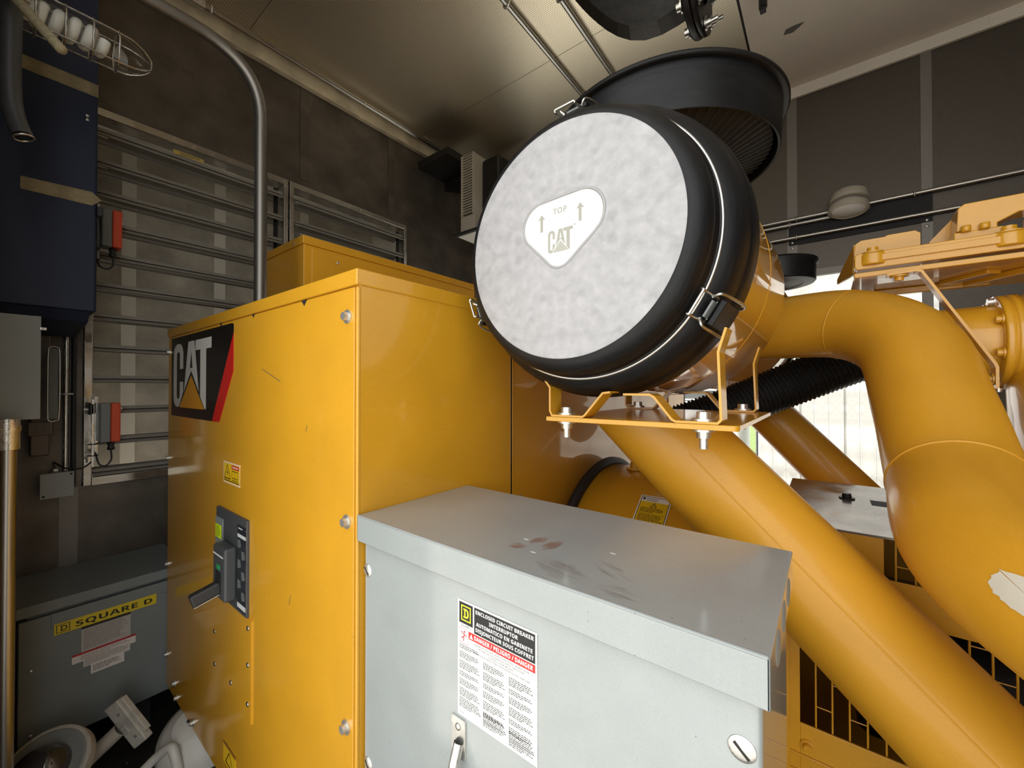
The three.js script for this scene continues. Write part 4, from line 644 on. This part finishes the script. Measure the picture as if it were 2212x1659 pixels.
// ================================================================ left side: blue cabinet, disconnect, lamp
{
  const g = thing('blue_cabinet', 'dark blue steel cabinet with strips of masking tape at the left edge', 'cabinet', [-1.66, 1.175, -0.06]);
  box('body', [-1.80, -1.5], [1.195, 2.375], [-0.168, 0.05], M.blue, g, 0.006); part('hopper', extrude([[-1.80, 1.195], [-1.5, 1.195], [-1.52, 1.17], [-1.78, 1.15]], 0.20), M.blue, g, [0, 0, -0.155]);
  box('tape', [-1.5005, -1.499], [1.757, 1.79], [-0.168, 0.045], M.tape, g, 0, 'strip of tan masking tape'); { const t = part('tape', extrude([[-0.068, -0.016], [0.05, -0.015], [0.068, 0.004], [0.05, 0.02], [-0.068, 0.014]], 0.001).rotateY(PI / 2), M.tape, g, [-1.4995, 1.486, -0.108], 'short torn strip of tan masking tape'); }
  for (const y of [1.70, 1.69]) part('screw', screwGeo(0.004, [1, 0, 0]), M.zinc, g, [-1.4995, y, -0.148]);
  box('latch', [-1.51, -1.488], [1.446, 1.47], [-0.178, -0.166], M.black, g, 0.002);
  const d = thing('disconnect_box', 'grey steel disconnect box above the thick conduit at the left edge', 'box', [-1.33, 0.935, 0]);
  box('body', [-1.40, -1.302], [0.937, 1.145], [-0.062, 0.05], M.greyDark, d, 0.003); box('cover', [-1.304, -1.298], [0.934, 1.149], [-0.0645, 0.05], M.greyDark, d, 0.001); box('latch', [-1.304, -1.295], [1.12, 1.126], [-0.072, -0.062], M.zinc, d, 0.001);
  const c = thing('thick_conduit', 'vertical steel conduit with a coupling at the left edge below the disconnect box', 'conduit', [-1.25, 0, -0.021]);
  part('pipe', rod([-1.27, 0, -0.021], [-1.27, 0.93, -0.021], 0.0125, 24), M.conduit, c); part('coupling', lathe([[0.013, 0], [0.0165, 0], [0.0165, 0.035], [0.018, 0.036], [0.018, 0.046], [0.0165, 0.047], [0.0165, 0.06], [0.013, 0.06]], [0, 1, 0], 24), M.zinc, c, [-1.27, 0.878, -0.021]);
  const w = thing('wireway', 'narrow grey wireway with a bright looped edge on the wall by the louver', 'wireway', [-1.78, 0.8, -0.1]);
  box('channel', [-1.85, -1.805], [0.80, 1.19], [-0.108, -0.07], M.wall, w, 0.004); box('clip', [-1.806, -1.80], [0.86, 0.90], [-0.114, -0.066], M.wall, w, 0.002);
  part('loop_edge', tube([[-1.75, 1.09, -0.1], [-1.75, 0.93, -0.1], [-1.75, 0.905, -0.103], [-1.75, 0.905, -0.116], [-1.75, 0.925, -0.122], [-1.75, 1.09, -0.122], [-1.75, 1.115, -0.118], [-1.75, 1.115, -0.104]], 0.0018, 80, 8, true), M.chrome, w); box('loop_panel', [-1.756, -1.75], [0.91, 1.112], [-0.12, -0.102], M.greyDark, w, 0.001); box('stand_off', [-1.81, -1.752], [1.0, 1.03], [-0.115, -0.105], M.greyDark, w, 0.001);
  const vc = thing('thin_conduit', 'thin vertical conduit pair beside the louver frame above the junction box', 'conduit', [-1.84, 0.745, -0.15]);
  part('pipe', rod([-1.838, 0.745, -0.142], [-1.838, 1.4, -0.142], 0.006, 12), M.galv, vc); part('pipe', rod([-1.838, 0.70, -0.158], [-1.838, 1.4, -0.158], 0.006, 12), M.castBlack, vc); clamp(vc, [-1.838, 0.98, -0.142], [0, 1, 0]);
  const j = thing('junction_box', 'small pale grey junction box on the wall below the louver frame', 'junction box', [-1.82, 0.673, -0.125]);
  box('body', [-1.85, -1.81], [0.674, 0.744], [-0.156, -0.092], M.grey, j, 0.003); box('cover', [-1.811, -1.808], [0.672, 0.746], [-0.158, -0.090], M.grey, j, 0.001); part('gland', lathe([[0, 0], [0.007, 0], [0.007, 0.012], [0, 0.014]], [0, 1, 0], 16), M.zinc, j, [-1.83, 0.744, -0.12]);
  for (const [y, z] of [[0.68, -0.097], [0.739, -0.152]]) part('screw', screwGeo(0.003, [1, 0, 0]), M.castBlack, j, [-1.808, y, z]);
  // actuators
  const act = (y0, y1, label, cable) => {
    const a = thing('damper_actuator', label, 'actuator', [-1.77, y0, -0.23]);
    box('back_half', [-1.80, -1.745], [y0, y1], [-0.229, -0.205], M.midGrey, a, 0.004); box('front_half', [-1.801, -1.744], [y0, y1], [-0.251, -0.2288], M.orange, a, 0.004, 'orange half of the case');
    part('gland', lathe([[0, 0], [0.009, 0], [0.009, 0.010], [0.0075, 0.011], [0.0075, 0.016], [0.009, 0.017], [0.009, 0.026], [0, 0.027]], [0, -1, 0], 18), M.black, a, [-1.772, y0, -0.233]);
    box('bracket', [-1.80, -1.787], [y0 - 0.06, y1 + 0.02], [-0.206, -0.200], M.galv, a, 0.001); box('bracket', [-1.784, -1.77], [y0 - 0.075, y1 + 0.012], [-0.196, -0.190], M.zinc, a, 0.001);
    part('shaft', rod([-1.80, y1 - 0.02, -0.176], [-1.80, y1 - 0.02, -0.262], 0.006, 14), M.zinc, a); part('shaft_clamp', torus(0.009, 0.0035, [0, 0, 1], 20), M.zinc, a, [-1.80, y1 - 0.02, -0.256]); box('crank', [-1.812, -1.77], [y1 - 0.036, y1 + 0.0], [-0.197, -0.185], M.black, a, 0.003);
    part('cable', tube(cable, 0.0024, 70, 7), M.black, a);
    for (const dy of [0.005, -0.03]) part('cable_tie', torus(0.012, 0.0012, [0, 1, 0], 14), M.black, a, [-1.778, y0 + dy - 0.01, -0.194]);
  };
  act(1.436, 1.552, 'orange and grey damper actuator beside the blue cabinet tape', [[-1.772, 1.41, -0.233], [-1.772, 1.385, -0.234], [-1.772, 1.37, -0.222], [-1.772, 1.375, -0.205], [-1.776, 1.40, -0.195], [-1.79, 1.37, -0.185], [-1.812, 1.345, -0.176]]);
  act(0.831, 0.952, 'orange and grey damper actuator low on the louver, above the junction box', [[-1.772, 0.805, -0.233], [-1.772, 0.775, -0.234], [-1.772, 0.757, -0.222], [-1.772, 0.764, -0.207], [-1.776, 0.80, -0.198], [-1.776, 0.775, -0.192], [-1.785, 0.755, -0.17], [-1.80, 0.758, -0.14], [-1.83, 0.775, -0.118], [-1.83, 0.757, -0.12]]);
  // caged lamp
  const L = thing('caged_lamp', 'caged glass jar lamp sticking out at the upper left corner', 'lamp', [-1.27, 1.76, 0.03]), lx = -1.268, ly = 1.762;
  part('base', lathe([[0, 0], [0.055, 0], [0.055, 0.03], [0.045, 0.05], [0.045, 0.075], [0, 0.075]], [0, 0, -1], 40), M.galv, L, [lx, ly, 0.05]);
  part('glass_jar', lathe([[0.036, 0.0], [0.0375, 0.02], [0.0375, 0.135], [0.034, 0.165], [0.024, 0.185], [0.010, 0.194], [0, 0.195]], [0, 0, -1], 48), M.glass, L, [lx, ly, -0.025]);
  { const pts = []; for (let i = 0; i <= 120; i++) { const t = i / 120, a = t * 2 * PI * 5; pts.push([lx + 0.019 * Math.cos(a), ly + 0.019 * Math.sin(a), -0.035 - 0.115 * t]); } part('spiral_bulb', tube(pts, 0.0095, 260, 10), M.whiteBright, L); }
  part('bulb_socket', lathe([[0, 0], [0.022, 0], [0.022, 0.03], [0, 0.03]], [0, 0, -1], 24), M.whiteBright, L, [lx, ly, -0.02]);
  for (const z of [-0.05, -0.09, -0.13, -0.17]) part('cage_ring', torus(0.0425, 0.002, [0, 0, 1], 48), M.galv, L, [lx, ly, z]);
  for (let i = 0; i < 4; i++) { const a = i * PI / 2 + 0.6, c = Math.cos(a), s = Math.sin(a); part('cage_wire', tube([[lx + 0.0425 * c, ly + 0.0425 * s, -0.02], [lx + 0.0425 * c, ly + 0.0425 * s, -0.17], [lx + 0.034 * c, ly + 0.034 * s, -0.205], [lx + 0.016 * c, ly + 0.016 * s, -0.226], [lx, ly, -0.23]], 0.002, 40, 7), M.galv, L); }
  // rod and hooked pipe hanging in front
  single('tan_rod', mergeGeometries([rod([-1.194, 1.773, 0.0225], [-1.072, 1.602, -0.073], 0.0086, 14), lathe([[0.0086, 0], [0.0065, 0.0045], [0, 0.006]], V(0.068, -0.095, -0.053).normalize().toArray(), 14).translate(-1.072, 1.602, -0.073)]), M.tape, [0, 0, 0], 'short tan rod slanting in front of the caged lamp', 'rod');
  const hp = thing('hooked_pipe', 'dark grey hooked pipe hanging at the upper left edge', 'pipe', [-1.19, 1.45, -0.02]);
  part('pipe', tube([[-1.189, 1.95, -0.019], [-1.189, 1.735, -0.019], [-1.191, 1.60, -0.018], [-1.191, 1.535, -0.020], [-1.184, 1.495, -0.026], [-1.174, 1.465, -0.034]], 0.0145, 60, 20), M.charcoal, hp); part('end_ring', torus(0.0135, 0.002, [0.1, -0.9, -0.3], 30), M.chrome, hp, [-1.1735, 1.4635, -0.0345]);
}
// ================================================================ transformer on the floor
{
  const g = thing('transformer', 'dark grey boxed transformer with a yellow name strip by the wall', 'transformer', [-1.70, 0, -0.18]);
  box('body', [-1.845, -1.580], [0.085, 0.414], [-0.376, -0.046], M.greyDark, g, 0.003); box('lid', [-1.849, -1.576], [0.424, 0.452], [-0.379, -0.041], M.greyDark, g, 0.003); box('vent_neck', [-1.835, -1.595], [0.414, 0.424], [-0.37, -0.06], M.greyDark, g, 0);
  box('front_rib', [-1.581, -1.577], [0.384, 0.416], [-0.374, -0.10], M.greyDark, g, 0.001);
  for (const z of [-0.1, -0.28]) box('foot', [-1.83, -1.60], [0, 0.085], [z - 0.02, z + 0.02], M.black, g, 0.002);
  for (const y of [0.125, 0.287]) part('screw', screwGeo(0.004, [1, 0, 0]), M.zinc, g, [-1.58, y, -0.067]);
  const nm = canvasTexture(1024, 150, (c, w, h) => {
    c.fillStyle = '#c9b41e'; c.fillRect(0, 0, w, h); c.strokeStyle = '#161410'; c.lineWidth = 8; c.strokeRect(22, 24, 116, 104); c.fillStyle = '#161410'; c.lineWidth = 12; c.beginPath(); c.moveTo(54, 48); c.lineTo(86, 48); c.quadraticCurveTo(112, 50, 112, 76); c.quadraticCurveTo(112, 102, 86, 104); c.lineTo(54, 104); c.moveTo(66, 48); c.lineTo(66, 104); c.stroke();
    c.font = 'bold 104px sans-serif'; c.textAlign = 'left'; const tw = c.measureText('SQUARE D').width; c.save(); c.translate(186, 116); c.scale(800 / tw, 0.98); c.fillText('SQUARE D', 0, 0); c.restore();
  });
  sheet('name_strip', 0.202, 0.0285, printed(nm), g, [-1.5765, 0.373, -0.206], PI / 2, 'yellow strip with black lettering');
  const pl = (name, z0, z1, y0, y1, draw, lift, l) => sheet(name, Math.abs(z1 - z0), y1 - y0, printed(canvasTexture(384, Math.round(384 * (y1 - y0) / Math.abs(z1 - z0)), draw)), g, [-1.5792 + lift, (y0 + y1) / 2, (z0 + z1) / 2], PI / 2, l);
  pl('rating_plate', -0.154, -0.251, 0.290, 0.3585, (c, w, h) => { c.fillStyle = '#a8a4a0'; c.fillRect(0, 0, w, h); c.fillStyle = '#1a1816'; c.fillRect(0, 0, w, 30); smallPrint(c, 16, 44, w - 32, 15, 14, '#7d7975'); }, 0.0002, 'grey rating plate with small print');
  pl('danger_sticker', -0.137, -0.262, 0.266, 0.290, (c, w, h) => { c.fillStyle = '#cfcac6'; c.fillRect(0, 0, w, h); c.fillStyle = '#a01818'; c.fillRect(0, 0, w, 16); smallPrint(c, 50, 24, w - 60, 3, 13, '#8a8580'); }, 0.0007, 'white sticker with a red top edge');
  pl('notice_sticker', -0.158, -0.250, 0.249, 0.272, (c, w, h) => { c.fillStyle = '#c6c2be'; c.fillRect(0, 0, w, h); smallPrint(c, 12, 10, w - 24, 6, 13, '#8a8580'); }, 0.0012, 'white sticker with small print');
  pl('notice_sticker', -0.172, -0.238, 0.224, 0.251, (c, w, h) => { c.fillStyle = '#d2cecb'; c.fillRect(0, 0, w, h); smallPrint(c, 24, 30, w - 48, 5, 20, '#55514e'); }, 0.0017, 'lowest white sticker with bold small print');
}
// ================================================================ loose things on the floor
{
  const f = thing('round_light_fitting', 'round white light fitting with a clear dome lying in the bottom left corner', 'light fitting', [-1.42, 0.0, -0.09]);
  const d = V(0.52, 0.76, 0.42).normalize().toArray(), c = [-1.44, 0.105, -0.083];
  part('rim', lathe([[0.05, -0.018], [0.082, -0.018], [0.086, -0.012], [0.086, 0.012], [0.083, 0.016], [0.076, 0.012], [0.05, 0.012]], d, 64), M.white, f, c); part('inner_plate', lathe([[0.078, 0.012], [0.0775, 0.015], [0.072, 0.015], [0.066, 0.013], [0.05, 0.013], [0, 0.013]], d, 64), M.midGrey, f, c);
  part('dome', lathe([[0.052, 0.013], [0.050, 0.030], [0.040, 0.047], [0.024, 0.057], [0, 0.061]], d, 48), phys({ color: C(0.03, 0.03, 0.032), roughness: 0.08, clearcoat: 1, clearcoatRoughness: 0.02 }), f, c, 'dark shiny dome');
  part('back_can', lathe([[0, -0.075], [0.05, -0.075], [0.06, -0.02], [0, -0.018]], d, 40), M.white, f, c);
  const b = thing('plastic_bracket', 'white plastic pipe bracket with a grey tube lying on the dark floor', 'bracket', [-1.5, 0, -0.24]);
  const bas = new THREE.Matrix4().makeBasis(V(0.5, -0.77, -0.38).normalize(), V(0.61, 0.63, -0.47).normalize(), V(0.5, -0.77, -0.38).cross(V(0.61, 0.63, -0.47)).normalize()), rot = (g) => g.applyMatrix4(bas);
  part('block', rot(boxGeo(0.13, 0.042, 0.022, 0.003)), M.white, b, [-1.472, 0.109, -0.232]); part('cap_strip', rot(boxGeo(0.108, 0.010, 0.014, 0.002).translate(-0.008, 0.026, -0.002)), M.white, b, [-1.472, 0.109, -0.232]); part('clip', rot(boxGeo(0.024, 0.016, 0.004, 0.002).translate(0.010, -0.006, 0.012)), M.white, b, [-1.472, 0.109, -0.232]);
  for (const k of [-0.032, 0.04]) part('mark', rot(boxGeo(0.007, 0.007, 0.001, 0).translate(k, 0.004, 0.0112)), M.midGrey, b, [-1.472, 0.109, -0.232]);
  part('tube', tube([[-1.478, 0.098, -0.218], [-1.489, 0.075, -0.195], [-1.505, 0.045, -0.165], [-1.50, 0.024, -0.13]], 0.0175, 50, 24), M.beige, b);
  const e = thing('bell_cover', 'white bell-shaped lamp cover tucked against the yellow cabinet foot', 'cover', [-1.37, 0, -0.33]);
  const u = V(0.30, 0.86, 0.40).normalize().toArray(); part('bell', lathe([[0.105, -0.06], [0.108, -0.055], [0.102, -0.01], [0.088, 0.025], [0.062, 0.046], [0.045, 0.05], [0.04, 0.06], [0, 0.062]], u, 64), M.offWhite, e, [-1.375, 0.045, -0.36]);
  part('cord', tube([[-1.30, 0.02, -0.30], [-1.315, 0.06, -0.295], [-1.335, 0.075, -0.29], [-1.365, 0.05, -0.27], [-1.38, 0.02, -0.24]], 0.011, 60, 14), M.offWhite, e); part('hole', lathe([[0, 0.001], [0.005, 0.001]], u, 12), M.dark, e, [-1.345, 0.112, -0.33]);
  const k = single('paper_scrap', boxGeo(0.03, 0.002, 0.035, 0).rotateY(0.4).rotateX(0.3), M.whiteBright, [-1.405, 0.05, -0.205], 'small white scrap at the bottom edge between bracket and bell cover', 'scrap'); k.position.y = 0.012;
  for (let i = 0; i < 16; i++) { const s = 0.004 + 0.008 * rnd(); single('floor_debris', new THREE.IcosahedronGeometry(s, 0).scale(1, 0.35, 0.7), i % 4 ? M.castBlack : M.midGrey, [-1.72 + 0.4 * rnd(), s * 0.3, -0.14 - 0.2 * rnd()], 'small dark crumb of debris on the black floor', 'debris', 'crumbs of debris on the floor'); }
}
scene.traverse((o) => { if (o.isMesh) o.castShadow = o.receiveShadow = true; });
renderer.render(scene, camera);
